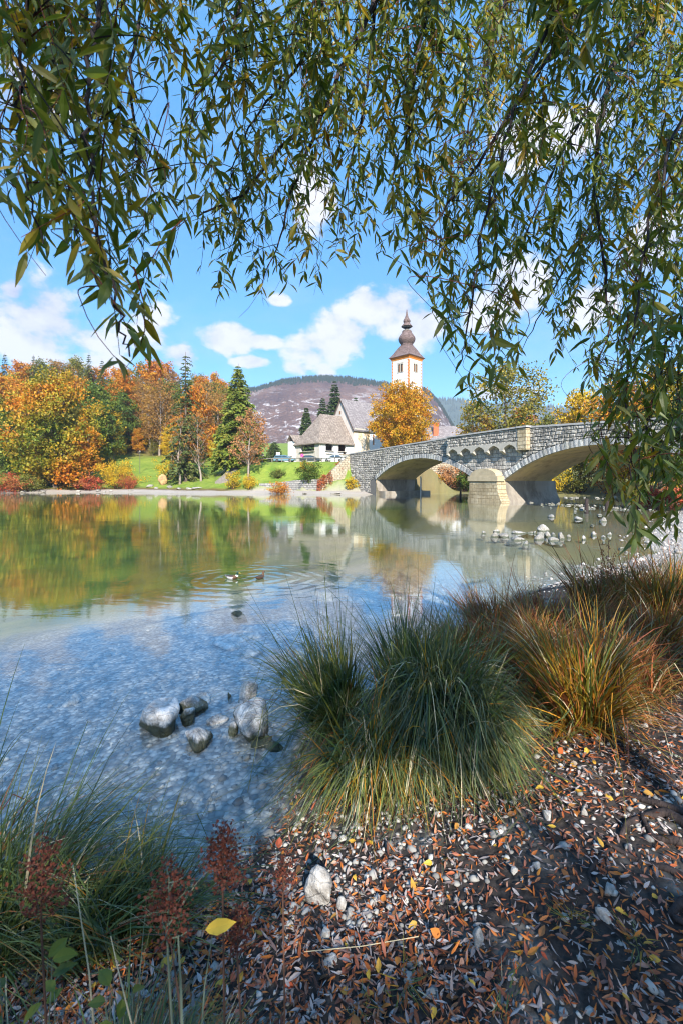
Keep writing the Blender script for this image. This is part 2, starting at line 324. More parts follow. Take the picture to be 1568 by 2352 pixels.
def ground_mat():
    m, t = mat('terrain_ground'); g = t.new('ShaderNodeNewGeometry'); pos = g.outputs['Position']
    z = t.new('ShaderNodeAttribute', attribute_name='zone'); sp = t.new('ShaderNodeSeparateColor'); t.l.new(z.outputs['Color'], sp.inputs[0])
    soil_w, lawn_w, beach_w = sp.outputs[0], sp.outputs[1], sp.outputs[2]
    sx = t.new('ShaderNodeSeparateXYZ'); t.l.new(pos, sx.inputs[0]); pz = sx.outputs[2]
    flat = t.scale3(pos, (1, 1, 0.2))
    n = t.noise(flat, 1.3, 6, 0.6); nf = t.noise(flat, 22, 5, 0.65); nbig = t.noise(flat, 0.16, 4)
    forest = t.mix(n, (0.07, 0.055, 0.022), (0.16, 0.10, 0.035))
    lawn = t.mix(t.ramp(t.noise(flat, 0.5, 6, 0.7), [(0.3, 0), (0.7, 1)]), (0.10, 0.175, 0.02), (0.27, 0.31, 0.05))
    lawn = t.mix(t.ramp(t.noise(flat, 3.0, 5, 0.7), [(0.35, 0), (0.75, 0.6)]), lawn, (0.05, 0.10, 0.012))
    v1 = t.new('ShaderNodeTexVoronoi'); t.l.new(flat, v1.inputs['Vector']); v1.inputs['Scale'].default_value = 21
    v2 = t.new('ShaderNodeTexVoronoi'); t.l.new(flat, v2.inputs['Vector']); v2.inputs['Scale'].default_value = 46
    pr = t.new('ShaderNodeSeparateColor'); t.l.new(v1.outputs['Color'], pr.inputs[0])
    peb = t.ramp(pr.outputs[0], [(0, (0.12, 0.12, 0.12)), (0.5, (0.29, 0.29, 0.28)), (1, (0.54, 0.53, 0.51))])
    peb = t.mix(1.0, peb, t.ramp(v1.outputs['Distance'], [(0.2, 1.05), (0.75, 0.55)]), 'MULTIPLY')  # pebble edges darkened in the colour, like shade in the gaps
    beach = t.mix(t.ramp(nf, [(0.3, 0), (0.7, 1)]), (0.22, 0.195, 0.17), (0.40, 0.355, 0.31))
    soil = t.mix(t.ramp(nf, [(0.3, 0), (0.7, 1)]), (0.012, 0.010, 0.010), (0.055, 0.045, 0.04))
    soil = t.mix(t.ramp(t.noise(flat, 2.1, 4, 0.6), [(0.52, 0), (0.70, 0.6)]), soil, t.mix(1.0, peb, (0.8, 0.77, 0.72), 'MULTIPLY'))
    c = t.mix(lawn_w, forest, lawn); c = t.mix(beach_w, c, beach); c = t.mix(soil_w, c, soil)
    # under water: pale pebbles near the edge, silt and weed further down
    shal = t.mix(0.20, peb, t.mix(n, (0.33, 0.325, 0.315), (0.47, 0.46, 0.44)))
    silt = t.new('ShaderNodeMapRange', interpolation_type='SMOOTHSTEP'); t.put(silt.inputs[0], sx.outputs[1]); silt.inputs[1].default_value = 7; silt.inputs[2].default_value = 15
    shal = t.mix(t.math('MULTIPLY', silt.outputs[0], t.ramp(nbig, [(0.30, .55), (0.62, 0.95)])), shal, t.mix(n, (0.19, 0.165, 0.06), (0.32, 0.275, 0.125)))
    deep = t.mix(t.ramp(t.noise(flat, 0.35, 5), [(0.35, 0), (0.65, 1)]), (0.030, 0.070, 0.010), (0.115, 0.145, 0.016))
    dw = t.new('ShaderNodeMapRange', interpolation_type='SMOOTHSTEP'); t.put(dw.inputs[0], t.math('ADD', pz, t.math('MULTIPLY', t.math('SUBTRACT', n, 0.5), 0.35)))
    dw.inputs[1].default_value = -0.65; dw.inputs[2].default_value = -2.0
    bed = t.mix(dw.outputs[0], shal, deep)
    uw = t.new('ShaderNodeMapRange'); t.put(uw.inputs[0], t.math('ADD', pz, t.math('MULTIPLY', t.math('SUBTRACT', nf, 0.5), 0.03))); uw.inputs[1].default_value = 0.03; uw.inputs[2].default_value = -0.02
    c = t.mix(uw.outputs[0], c, bed)
    h = t.math('ADD', t.math('MULTIPLY', t.math('SUBTRACT', 1.0, v1.outputs['Distance']), 0.8), t.math('MULTIPLY', nf, 0.5))
    out(t, pbsdf(t, c, 0.9, t.bump(h, 0.55, 0.03), 0.2)); return m

def mountain_mat():
    m, t = mat('wooded_mountain_side'); g = t.new('ShaderNodeNewGeometry'); pos = g.outputs['Position']
    sx = t.new('ShaderNodeSeparateXYZ'); t.l.new(pos, sx.inputs[0])
    n = t.noise(pos, 0.035, 8, 0.72); n2 = t.noise(pos, 0.012, 5, 0.6); fine = t.noise(pos, 0.22, 4, 0.7)
    c = t.mix(t.ramp(n2, [(0.38, 0), (0.62, 1)]), (0.080, 0.048, 0.048), (0.16, 0.095, 0.075))
    c = t.mix(t.ramp(fine, [(0.4, 0), (0.7, 0.75)]), c, (0.035, 0.03, 0.035))
    hi = t.new('ShaderNodeMapRange', interpolation_type='SMOOTHSTEP'); t.put(hi.inputs[0], t.math('ADD', sx.outputs[2], t.math('MULTIPLY', t.math('SUBTRACT', n, 0.5), 110))); hi.inputs[1].default_value = 185; hi.inputs[2].default_value = 245
    c = t.mix(t.math('MULTIPLY', hi.outputs[0], 0.8), c, t.mix(fine, (0.018, 0.026, 0.02), (0.055, 0.06, 0.035)))
    lo_ = t.new('ShaderNodeMapRange', interpolation_type='SMOOTHSTEP'); t.put(lo_.inputs[0], sx.outputs[2]); lo_.inputs[1].default_value = 185; lo_.inputs[2].default_value = 125
    cl = t.math('MULTIPLY', t.ramp(t.noise(t.scale3(pos, (1, 1, 1.7)), 0.030, 9, 0.76, 1.0), [(0.535, 0), (0.585, 1)]), lo_.outputs[0])
    c = t.mix(cl, c, t.mix(t.ramp(fine, [(0.35, 0), (0.65, 1)]), (0.12, 0.09, 0.10), (0.55, 0.52, 0.51)))
    out(t, pbsdf(t, c, 0.95, t.bump(fine, 1.0, 4.0), 0.05)); return m

M = {}
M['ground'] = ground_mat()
M['mountain'] = mountain_mat()
M['far_hill'] = plain('far_blue_forest', (0.05, 0.07, 0.06), 0.95, 0.4, 0.02, 0.5, 4.0, spec=0.05)
M['far_cone'] = plain('far_conifer', (0.022, 0.032, 0.024), 0.95, 0.3, 0.3, spec=0.05)
M['bark'] = wood_mat('grey_brown_bark', (0.05, 0.035, 0.025), (0.17, 0.13, 0.10))
M['pale_bark'] = wood_mat('pale_bark', (0.14, 0.11, 0.09), (0.36, 0.30, 0.25))
M['dark_bark'] = wood_mat('dark_willow_bark', (0.012, 0.009, 0.009), (0.06, 0.042, 0.038), 18)
M['red_twig'] = wood_mat('red_brown_twig', (0.05, 0.012, 0.008), (0.17, 0.045, 0.022), 30)
M['willow'] = leaf_mat('willow_leaf', [(0.060, 0.102, 0.018), (0.082, 0.132, 0.022), (0.115, 0.165, 0.024), (0.135, 0.18, 0.026), (0.19, 0.205, 0.026), (0.26, 0.22, 0.025), (0.46, 0.27, 0.022), (0.30, 0.12, 0.018)], 0.42, 2.6, 0.42, 0.42, 0.10, 0.4, (0.17, 0.21, 0.09))
M['orange'] = leaf_mat('orange_leaf', [(0.32, 0.085, 0.010), (0.44, 0.14, 0.012), (0.50, 0.20, 0.014), (0.42, 0.26, 0.02), (0.20, 0.20, 0.024)])
M['bigtree'] = leaf_mat('turning_leaf', [(0.05, 0.10, 0.012), (0.14, 0.18, 0.016), (0.34, 0.24, 0.016), (0.50, 0.17, 0.010), (0.48, 0.10, 0.010)], 0.25, 0.13, 0.75, objvar=0.0)
M['yellow'] = leaf_mat('yellow_leaf', [(0.24, 0.22, 0.025), (0.42, 0.32, 0.022), (0.58, 0.36, 0.016), (0.52, 0.24, 0.012)])
M['olive'] = leaf_mat('olive_leaf', [(0.05, 0.075, 0.018), (0.10, 0.12, 0.022), (0.19, 0.17, 0.026), (0.34, 0.24, 0.025)])
M['green'] = leaf_mat('green_leaf', [(0.025, 0.055, 0.010), (0.06, 0.11, 0.014), (0.13, 0.17, 0.02), (0.22, 0.21, 0.022)])
M['brown'] = leaf_mat('brown_leaf', [(0.10, 0.07, 0.035), (0.22, 0.12, 0.035), (0.34, 0.17, 0.03), (0.30, 0.20, 0.06)])
M['pink'] = leaf_mat('pink_brown_leaf', [(0.20, 0.12, 0.05), (0.36, 0.17, 0.06), (0.44, 0.19, 0.08), (0.30, 0.22, 0.06)])
M['lime'] = leaf_mat('lime_tree_leaf', [(0.14, 0.13, 0.014), (0.34, 0.23, 0.013), (0.50, 0.27, 0.011), (0.54, 0.20, 0.010), (0.46, 0.11, 0.012)], 0.25, 0.42, 0.5, objvar=0.0)
M['red'] = leaf_mat('red_leaf', [(0.30, 0.025, 0.018), (0.42, 0.06, 0.03), (0.40, 0.14, 0.05), (0.22, 0.17, 0.04)])
M['needle'] = leaf_mat('spruce_needle', [(0.012, 0.032, 0.012), (0.028, 0.058, 0.016), (0.055, 0.085, 0.022), (0.09, 0.10, 0.03)], 0.08, 0.3, 0.4)
M['olive_needle'] = leaf_mat('olive_needle', [(0.06, 0.105, 0.016), (0.11, 0.16, 0.02), (0.18, 0.20, 0.025), (0.26, 0.20, 0.03)], 0.08, 0.3, 0.4)
M['litter'] = leaf_mat('fallen_willow_leaf', [(0.035, 0.022, 0.020), (0.10, 0.040, 0.025), (0.26, 0.07, 0.02), (0.42, 0.13, 0.02), (0.19, 0.155, 0.15), (0.36, 0.32, 0.31), (0.15, 0.10, 0.09), (0.40, 0.09, 0.02), (0.58, 0.32, 0.03)], 0.0, 1.6, 0.25, 0.6, 0.0)
M['broad_litter'] = leaf_mat('broad_fallen_leaf', [(0.10, 0.05, 0.025), (0.24, 0.10, 0.03), (0.50, 0.32, 0.04), (0.36, 0.06, 0.02), (0.30, 0.26, 0.20)], 0.0, 1.6, 0.1, 0.6, 0.0)
M['pebble'] = leaf_mat('bank_pebble', [(0.10, 0.10, 0.10), (0.23, 0.225, 0.215), (0.35, 0.34, 0.32), (0.52, 0.50, 0.47)], 0.0, 1.2, 0.3, 0.85, 0.0)
M['beach_pebble'] = leaf_mat('beach_pebble', [(0.20, 0.18, 0.16), (0.32, 0.29, 0.26), (0.42, 0.38, 0.35), (0.5, 0.46, 0.42)], 0.0, 1.2, 0.3, 0.85, 0.0)
M['blade_green'] = leaf_mat('sedge_green', [(0.026, 0.050, 0.016), (0.055, 0.090, 0.026), (0.09, 0.125, 0.035), (0.14, 0.16, 0.035), (0.30, 0.21, 0.05)], 0.2, 1.2, 0.35, 0.4, 0.15, 0.4)
M['blade_blue'] = leaf_mat('sedge_blue_green', [(0.030, 0.052, 0.030), (0.060, 0.090, 0.055), (0.10, 0.125, 0.070), (0.13, 0.15, 0.05), (0.27, 0.17, 0.06)], 0.2, 1.2, 0.35, 0.4, 0.15, 0.4)
M['blade_red'] = leaf_mat('sedge_red_brown', [(0.10, 0.032, 0.022), (0.22, 0.065, 0.030), (0.32, 0.105, 0.035), (0.24, 0.15, 0.045), (0.12, 0.12, 0.035)], 0.2, 1.2, 0.4, 0.5, 0.15)
M['blade_orange'] = leaf_mat('sedge_orange', [(0.10, 0.12, 0.02), (0.22, 0.19, 0.025), (0.38, 0.20, 0.02), (0.42, 0.15, 0.02), (0.22, 0.07, 0.02)], 0.25, 1.5, 0.4, 0.5, 0.1)
M['dock'] = leaf_mat('dry_dock_seed', [(0.03, 0.012, 0.012), (0.09, 0.024, 0.016), (0.15, 0.042, 0.024), (0.09, 0.04, 0.03)], 0.1, 8, 0.3, 0.8, 0.1)
M['straw'] = plain('dry_straw', (0.42, 0.35, 0.22), 0.7, 0.3, 20)
M['stem'] = plain('dry_stem', (0.09, 0.045, 0.03), 0.8, 0.3, 20)
M['grey_stem'] = plain('grey_green_stem', (0.12, 0.15, 0.11), 0.7, 0.3, 20)
M['herb'] = leaf_mat('low_herb_leaf', [(0.03, 0.055, 0.02), (0.08, 0.11, 0.02), (0.20, 0.20, 0.02), (0.06, 0.08, 0.06)], 0.2, 3, 0.3)
M['yellow_leaf'] = plain('yellow_fallen_leaf', (0.55, 0.36, 0.04), 0.5, 0.25, 25)
M['rock'] = rock_mat('lake_rock', (0.72, 0.70, 0.68), (0.27, 0.25, 0.235), wetz=0.085, scale=7)
M['tan_cap'] = plain('tan_cap_stone', (0.40, 0.33, 0.22), 0.9, 0.35, 2.0, 0.5, 0.03)
M['pale_rock'] = rock_mat('pale_stone', (0.40, 0.375, 0.34), (0.20, 0.18, 0.15), wetz=0.06, scale=5)
M['bank_rock'] = rock_mat('bank_stone', (0.60, 0.58, 0.55), (0.20, 0.18, 0.16), scale=9)
M['orange_stone'] = rock_mat('orange_stone', (0.58, 0.36, 0.16), (0.30, 0.18, 0.10), scale=1.6)
M['ragged_needle'] = leaf_mat('ragged_spruce_needle', [(0.035, 0.055, 0.018), (0.07, 0.095, 0.022), (0.12, 0.13, 0.03), (0.20, 0.16, 0.05)], 0.08, 0.3, 0.4)
M['face_stone'] = stone_block_mat('rough_grey_block', [(0.22, 0.21, 0.195), (0.30, 0.285, 0.265), (0.38, 0.36, 0.33), (0.48, 0.45, 0.405)], 0.0, 0.5, 0.3, 0.9, 0.0)
M['ring_stone'] = stone_block_mat('arch_ring_block', [(0.28, 0.28, 0.285), (0.40, 0.395, 0.39), (0.52, 0.51, 0.48)], 0.0, 0.5, 0.3, 0.9, 0.0)
M['mortar'] = plain('dark_mortar', (0.125, 0.12, 0.115), 0.95, 0.3, 3)  # the joints' own dark grey
M['coping'] = plain('grey_coping', (0.36, 0.35, 0.34), 0.9, 0.3, 2.5, 0.5, 0.03)
M['corbel'] = plain('corbel_stone', (0.40, 0.37, 0.32), 0.9, 0.3, 2.0, 0.5, 0.03)
M['soffit'] = plaster_mat('arch_soffit', (0.56, 0.43, 0.28), (0.20, 0.15, 0.10), (0.62, 0.48, 0.27), 0.8)
M['pier_stone'] = brick_mat('cream_pier_stone', (0.40, 0.32, 0.20), (0.50, 0.42, 0.29), (0.26, 0.20, 0.11), 0.55, 0.36, 0.025, 0.5, 0.35, 0.03, stain=(0.20, 0.155, 0.09))
M['pier_side'] = plaster_mat('pier_concrete', (0.24, 0.21, 0.175), (0.10, 0.085, 0.07), (0.32, 0.29, 0.25), 0.8)
M['wall_stone'] = brick_mat('retaining_wall_stone', (0.25, 0.245, 0.24), (0.36, 0.345, 0.32), (0.09, 0.09, 0.085), 0.6, 0.34, 0.03, 0.5, 0.5, 0.05)
M['warm_wall'] = brick_mat('warm_wall_stone', (0.36, 0.30, 0.21), (0.45, 0.39, 0.30), (0.17, 0.14, 0.10), 0.6, 0.34, 0.03, 0.5, 0.4, 0.05)
M['shingle'] = brick_mat('weathered_wood_shingle', (0.25, 0.20, 0.165), (0.39, 0.325, 0.275), (0.08, 0.062, 0.05), 0.5, 0.32, 0.03, 0.5, 0.45, 0.06)
M['grey_shingle'] = brick_mat('grey_wood_shingle', (0.22, 0.195, 0.20), (0.35, 0.315, 0.315), (0.085, 0.075, 0.075), 0.5, 0.32, 0.03, 0.5, 0.45, 0.06)
M['spire'] = brick_mat('spire_shingle', (0.13, 0.085, 0.078), (0.30, 0.22, 0.205), (0.035, 0.026, 0.024), 0.42, 0.28, 0.03, 0.5, 0.5, 0.06)
M['plaster'] = plaster_mat('white_plaster', (0.65, 0.655, 0.67), (0.55, 0.52, 0.49), None, 0.4)
M['old_plaster'] = plaster_mat('old_rough_plaster', (0.54, 0.50, 0.46), (0.38, 0.33, 0.28), None, 0.8)
M['fresco'] = plaster_mat('faded_fresco_plaster', (0.62, 0.56, 0.47), (0.54, 0.43, 0.29), (0.56, 0.35, 0.16), 0.6)
M['quoin'] = plain('orange_painted_quoin', (0.50, 0.17, 0.02), 0.85, 0.2, 2)
M['quoin_red'] = plain('red_painted_quoin', (0.62, 0.16, 0.06), 0.85, 0.2, 2)
M['band'] = plain('grey_green_band', (0.42, 0.46, 0.38), 0.9, 0.2, 2)
M['dark_wood'] = wood_mat('dark_timber', (0.05, 0.032, 0.022), (0.13, 0.085, 0.055))
M['brown_wood'] = wood_mat('brown_timber', (0.16, 0.075, 0.035), (0.30, 0.15, 0.07))
M['grey_wood'] = wood_mat('weathered_timber', (0.11, 0.10, 0.09), (0.26, 0.23, 0.20))
M['brick_red'] = plain('red_chimney', (0.52, 0.13, 0.06), 0.85, 0.3, 4)
M['dark'] = plain('near_black', (0.02, 0.018, 0.016), 0.9, 0.2, 2)  # shade of openings put into a colour; also serves panes and eyes
M['metal'] = plain('weathered_metal', (0.16, 0.15, 0.145), 0.45, 0.2, 3, metal=0.7)
M['tyre'] = plain('black_tyre', (0.02, 0.02, 0.02), 0.8, 0.1, 8)
M['white'] = plain('white_paint', (0.60, 0.59, 0.57), 0.5, 0.06, 4)
M['glass'] = plain('car_window', (0.03, 0.05, 0.065), 0.08, 0.1, 1, 0, spec=0.8)
M['car_blue'] = plain('blue_grey_car_paint', (0.13, 0.24, 0.33), 0.25, 0.05, 2, 0, spec=0.6)
M['car_dark'] = plain('dark_car_paint', (0.035, 0.045, 0.055), 0.22, 0.05, 2, 0, spec=0.6)
M['car_white'] = plain('silver_car_paint', (0.62, 0.65, 0.67), 0.25, 0.05, 2, 0, spec=0.6)
M['asphalt'] = plain('asphalt', (0.085, 0.083, 0.08), 0.9, 0.25, 3)
M['path'] = plain('gravel_path', (0.48, 0.42, 0.33), 0.95, 0.25, 2, 0.5, 0.03)
M['sign_red'] = plain('red_sign', (0.62, 0.03, 0.09), 0.4, 0.05, 3)
M['sign_pink'] = plain('faded_sign_face', (0.16, 0.10, 0.42), 0.4, 0.05, 3)
M['duck_green'] = plain('drake_head', (0.008, 0.040, 0.026), 0.35, 0.3, 30)
M['duck_grey'] = plain('drake_flank', (0.46, 0.45, 0.46), 0.7, 0.2, 30)
M['duck_dark'] = plain('drake_back', (0.045, 0.036, 0.032), 0.7, 0.3, 30)
M['duck_brown'] = plain('duck_brown', (0.10, 0.055, 0.033), 0.75, 0.55, 40)
M['duck_white'] = plain('duck_white', (0.75, 0.74, 0.72), 0.7, 0.05, 30)
M['duck_bill'] = plain('duck_bill', (0.42, 0.33, 0.05), 0.4, 0.1, 30)
# ------------------------------------------------------------------ the lie of the land
SHORE = np.array([(-150,-40),(-60,-14),(-20,-4),(-8,0.2),(-3,1.55),(-1.7,2.1),(-1.0,2.55),(-0.62,2.85),(-0.42,3.1),(-0.36,3.5),(-0.2,4.2),(0.3,5.1),(0.9,6.0),(2.3,7.9),(5,10.5),(8,12.9),(10.0,14.6),(12.2,18.2),(17.0,24.5),(22.4,31),(29,38.6),(40,46),(62,58),
                  (120,76),(120,92),(62,72),(44,60),(37,62.5),(30,63.5),(24,70),(20,77),(14,77),(9.5,74.5),(5.2,69.6),(1.5,69.8),(-3,70.6),(-8,72.6),(-13,73.8),(-18,73.2),(-23.7,72.4),(-30,76),(-37,80),(-45,81),(-57,77),(-75,72),(-110,62),(-150,40)], float)
FARIDX = 24
def seg_dist(x, y, pts):
    best = np.full(np.shape(x), 1e9)
    for (ax, ay), (bx, by) in zip(pts[:-1], pts[1:]):
        dx, dy = bx-ax, by-ay; t = np.clip(((x-ax)*dx+(y-ay)*dy)/(dx*dx+dy*dy), 0, 1)
        best = np.minimum(best, np.hypot(x-ax-t*dx, y-ay-t*dy))
    return best
def in_lake(x, y):
    c = np.zeros(np.shape(x), bool); p = SHORE
    for (ax, ay), (bx, by) in zip(p, np.roll(p, -1, 0)):
        k = ((ay > y) != (by > y)) & (x < (bx-ax)*(y-ay)/((by-ay) if by != ay else 1e-9)+ax); c ^= k
    return c
def land(x, y):
    """-> height, signed distances (near shore, far shore), all arrays"""
    x = np.asarray(x, float); y = np.asarray(y, float)
    x0, y0 = x, y; am = .7*sst(4, 9, y)+1.2*sst(50, 66, y)*sst(-2, -8, x); x = x0+am*(fbm(x0*.55, y0*.55, 31, 3)-.5); y = y0+am*(fbm(x0*.55, y0*.55, 47, 3)-.5)
    ins = in_lake(x, y); dn = seg_dist(x, y, SHORE[:FARIDX]); df = seg_dist(x, y, SHORE[FARIDX-1:])
    wob = (fbm(x*0.9, y*0.9, 5, 3)-0.5)
    # bed
    d = np.minimum(dn, df) + wob*0.25*np.clip(dn, 0, 1)
    rgt = sst(-1.2, 2.6, x-.12*y)*sst(6, 10, y); shelf = (0.045*d+.05*np.clip(d-3.2, 0, 40))*(1-rgt)+np.minimum(0.05*d, .34)*rgt; drop = 0.10*np.clip(dn-4.5, 0, None)*(1-rgt)
    zb = -np.minimum(shelf + np.minimum(drop, 0.30*df), 2.6) - 0.01 + 0.06*(fbm(x*0.7, y*0.7, 9, 3)-0.5)*np.clip(d, 0, 1)
    # near bank
    zn = 0.50*(1-np.exp(-dn/1.3)) + 0.035*np.minimum(dn, 30) + wob*0.16*np.clip(dn, 0, 1) + 0.03*(fbm(x*4, y*4, 3, 3)-0.5)*np.clip(dn*2, 0, 1)
    gravel = sst(5, 9, x)
    zn = zn*(1-gravel*0.72) + 0.01
    # far bank: the church terrace in the middle, lawn and wooded hill on the left, low bank on the right
    x, y = x0, y0; r = x/np.maximum(y, 1)
    left = sst(-0.175, -0.275, r); right = sst(8, 22, x)
    zl = 0.45*sst(0, 3.5, df) + 0.235*np.clip(df-4, 0, 31) + 0.30*np.clip(df-36, 0, 130)
    zc = 0.40*sst(0, 2.0, df) + 1.7*sst(3.2, 4.0, df)*sst(-20, -8, x) + (3.5+1.7*sst(-8, -20, x))*sst(2.6+1.2*sst(-20, -8, x), 13.5, df) + 0.035*np.clip(df-13.5, 0, 30) + 0.12*np.clip(df-80, 0, 200)
    zr = 0.35*sst(0, 3, df) + 1.6*sst(2, 12, df) + 0.05*np.clip(df-12, 0, 150)
    zf = zl*left + (1-left)*(zc*(1-right) + zr*right) + 0.25*(fbm(x*0.3, y*0.3, 7, 3)-0.5)*np.clip(df/4, 0, 1) + 0.01
    far = dn > df
    bs = (x-16.2)*0.47 - (y-48.2)*0.883; bw = (x-16.2)*0.883 + (y-48.2)*0.47     # along and across the bridge: its approach road
    rise = np.where(bs < -31.0, sst(-1.2-np.clip(-31-bs, 0, 40)*.45, 0.2, bw), sst(.4, 1.0, bw))*sst(18, 10, bw)*sst(-22, -26, bs)*sst(-75, -45, bs)
    zf = np.maximum(zf, 5.45*rise*(1-left) + zf*(1-rise)*(rise > 0))
    z = np.where(ins, zb, np.where(far, zf, zn))
    return z, ins, far, dn, df, left, right
def H(x, y): return float(land(np.array([x]), np.array([y]))[0][0])
def GP(px, py, dmax=200.0):
    """where the line of sight through (px, py) meets the ground"""
    d = np.concatenate([np.arange(0.6, 12, 0.02), np.arange(12, dmax, 0.1)])
    x = (px-784)/F*d; z = CAMH-(py-HOR)/F*d; h = np.maximum(land(x, d)[0], -0.02); k = np.argmax(z <= h)
    return np.array((x[k], d[k], h[k]))

def make_ground():
    rad = [0.35]
    while rad[-1] < 4.5: rad.append(rad[-1]*1.012+0.008)
    while rad[-1] < 16: rad.append(rad[-1]*1.016+0.02)
    while rad[-1] < 62: rad.append(rad[-1]*1.035)
    while rad[-1] < 112: rad.append(rad[-1]+0.65)
    while rad[-1] < 6000: rad.append(rad[-1]*1.05)
    rad = np.array([0.02]+rad)
    a = np.concatenate([np.arange(-52, 52, 0.3), np.arange(52, 308, 3.0)]); a = np.radians(a)
    rr, aa = np.meshgrid(rad, a, indexing='ij'); x = (rr*np.sin(aa)).ravel(); y = (rr*np.cos(aa)).ravel()
    z, ins, far, dn, df, left, right = land(x, y)
    z = np.where(rr.ravel() > 700, np.minimum(z, 12), z)
    z = np.where(rr.ravel() > 2500, -2, z)
    soil = np.where(far, 0, 1-0.95*sst(6.0, 9.5, x+0.0*y)*sst(8, 12, y))
    nz = fbm(x*0.5, y*0.5, 21, 3)-0.5
    beach = np.where(far, np.maximum(sst(4.2, 2.6, df+1.2*nz), 0)*(1-.85*sst(3, 8, x)), 1.0)
    lawn_l = sst(4, 6, df+nz*2)*sst(41, 36, df+nz*4); lawn_c = sst(2.2, 3.2, df+nz)
    lawn = np.where(far, left*lawn_l + (1-left)*(lawn_c*(1-right) + right*0.35), sst(6, 14, x)*0.0)
    nr, na = rr.shape; i, j = np.meshgrid(np.arange(nr-1), np.arange(na), indexing='ij'); i = i.ravel(); j = j.ravel(); k = (j+1) % na
    q = np.stack([i*na+j, i*na+k, (i+1)*na+k, (i+1)*na+j], 1)[:, ::-1]
    fc = lambda arr: arr[q].mean(1)
    zc, lw, bw, sw = fc(z), fc(lawn), fc(beach), fc(soil); farf = fc(far.astype(float)) > 0.5
    zone = np.full(len(q), 4)                                   # wooded hillside floor
    zone[farf & (lw > 0.5)] = 3; zone[farf & (bw > 0.5)] = 2; zone[~farf & (sw > 0.5)] = 1; zone[~farf & (sw <= 0.5)] = 5; zone[zc < 0] = 0
    names = {0: 'lakebed', 1: 'near_bank_ground', 2: 'far_beach', 3: 'lawn_ground', 4: 'hillside_ground', 5: 'gravel_beach'}
    V = np.stack([x, y, z], 1); col = np.stack([soil, lawn, beach, np.ones_like(x)], 1)
    for zn_, nm in names.items():
        f = q[zone == zn_]
        if not len(f): continue
        u, inv = np.unique(f, return_inverse=True)
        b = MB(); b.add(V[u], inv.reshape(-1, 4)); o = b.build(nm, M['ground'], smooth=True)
        at = o.data.color_attributes.new('zone', 'FLOAT_COLOR', 'POINT'); at.data.foreach_set('color', col[u].astype(np.float32).ravel())
        tag(o, kind='structure')
make_ground()

DUCKS = []
for (px, py) in ((533, 1329), (597, 1329)):
    d = F*CAMH/(py-HOR); DUCKS.append(((px-784)/F*d, d))
w = MB(); w.poly([(-400, -60, 0), (400, -60, 0), (400, 110, 0), (-400, 110, 0)])
tag(w.build('water', water_mat([(DUCKS[0][0], DUCKS[0][1], 0.0028, 0.42), (DUCKS[1][0], DUCKS[1][1], 0.0022, 0.36)])), kind='structure')

# ------------------------------------------------------------------ mountains
def ridge_obj(name, prof, d, depth, base, m, seed, rough, nx=220, ny=60, steep=0.8):
    px = np.array([p[0] for p in prof], float); X = (px-784)/F*d; Z = CAMH+(HOR-np.array([p[1] for p in prof], float))/F*d
    xs = np.linspace(X[0], X[-1], nx); zr = np.interp(xs, X, Z)
    ts = np.concatenate([np.linspace(0, 1, ny), [1.25]]); V = []
    for t in ts:
        y = d-depth*(1-t) if t <= 1 else d+depth*(t-1)*2
        k = np.interp(t, [0, 0.2, 0.45, 0.7, 0.88, 1, 1.25], [0, 0.13, 0.40, 0.74, 0.94, 1, 0.9])
        xx = xs*(y/d); n = (fbm(xx/90+seed, np.full(nx, y/90), seed, 5)-0.5)*rough + (fbm(xx/24, np.full(nx, y/24), seed+7, 4)-0.5)*rough*0.35
        V.append(np.stack([xx, np.full(nx, y), base+(zr-base)*k + n*(0.25+3*k*(1-min(k, 1))) ], 1))
    V = np.array(V); nt = len(ts); i, j = np.meshgrid(np.arange(nt-1), np.arange(nx-1), indexing='ij'); i = i.ravel(); j = j.ravel()
    b = MB(); b.add(V.reshape(-1, 3), np.stack([i*nx+j, i*nx+j+1, (i+1)*nx+j+1, (i+1)*nx+j], 1))
    o = b.build(name, m, smooth=True); tag(o, kind='structure'); return o, V
mt, MV = ridge_obj('mountain', [(300,935),(420,915),(520,900),(580,893),(615,885),(650,876),(700,871),(750,871),(800,874),(850,880),(895,886),(940,889),(965,893),(985,904),(1000,920),(1015,940),(1030,966),(1045,990),(1060,1010),(1090,1040)], 900, 330, 6, M['mountain'], 3, 34)
mt2, MV2 = ridge_obj('distant_mountain', [(700,905),(850,915),(960,926),(1010,920),(1040,919),(1065,922),(1100,935),(1200,930),(1350,948),(1500,962),(1700,985)], 1750, 500, 6, M['far_hill'], 8, 40, 160, 30)
mt3, MV3 = ridge_obj('wooded_ridge', [(1050,1010),(1150,985),(1300,950),(1450,925),(1568,912),(1750,900)], 330, 120, 4, M['far_hill'], 5, 14, 120, 24)
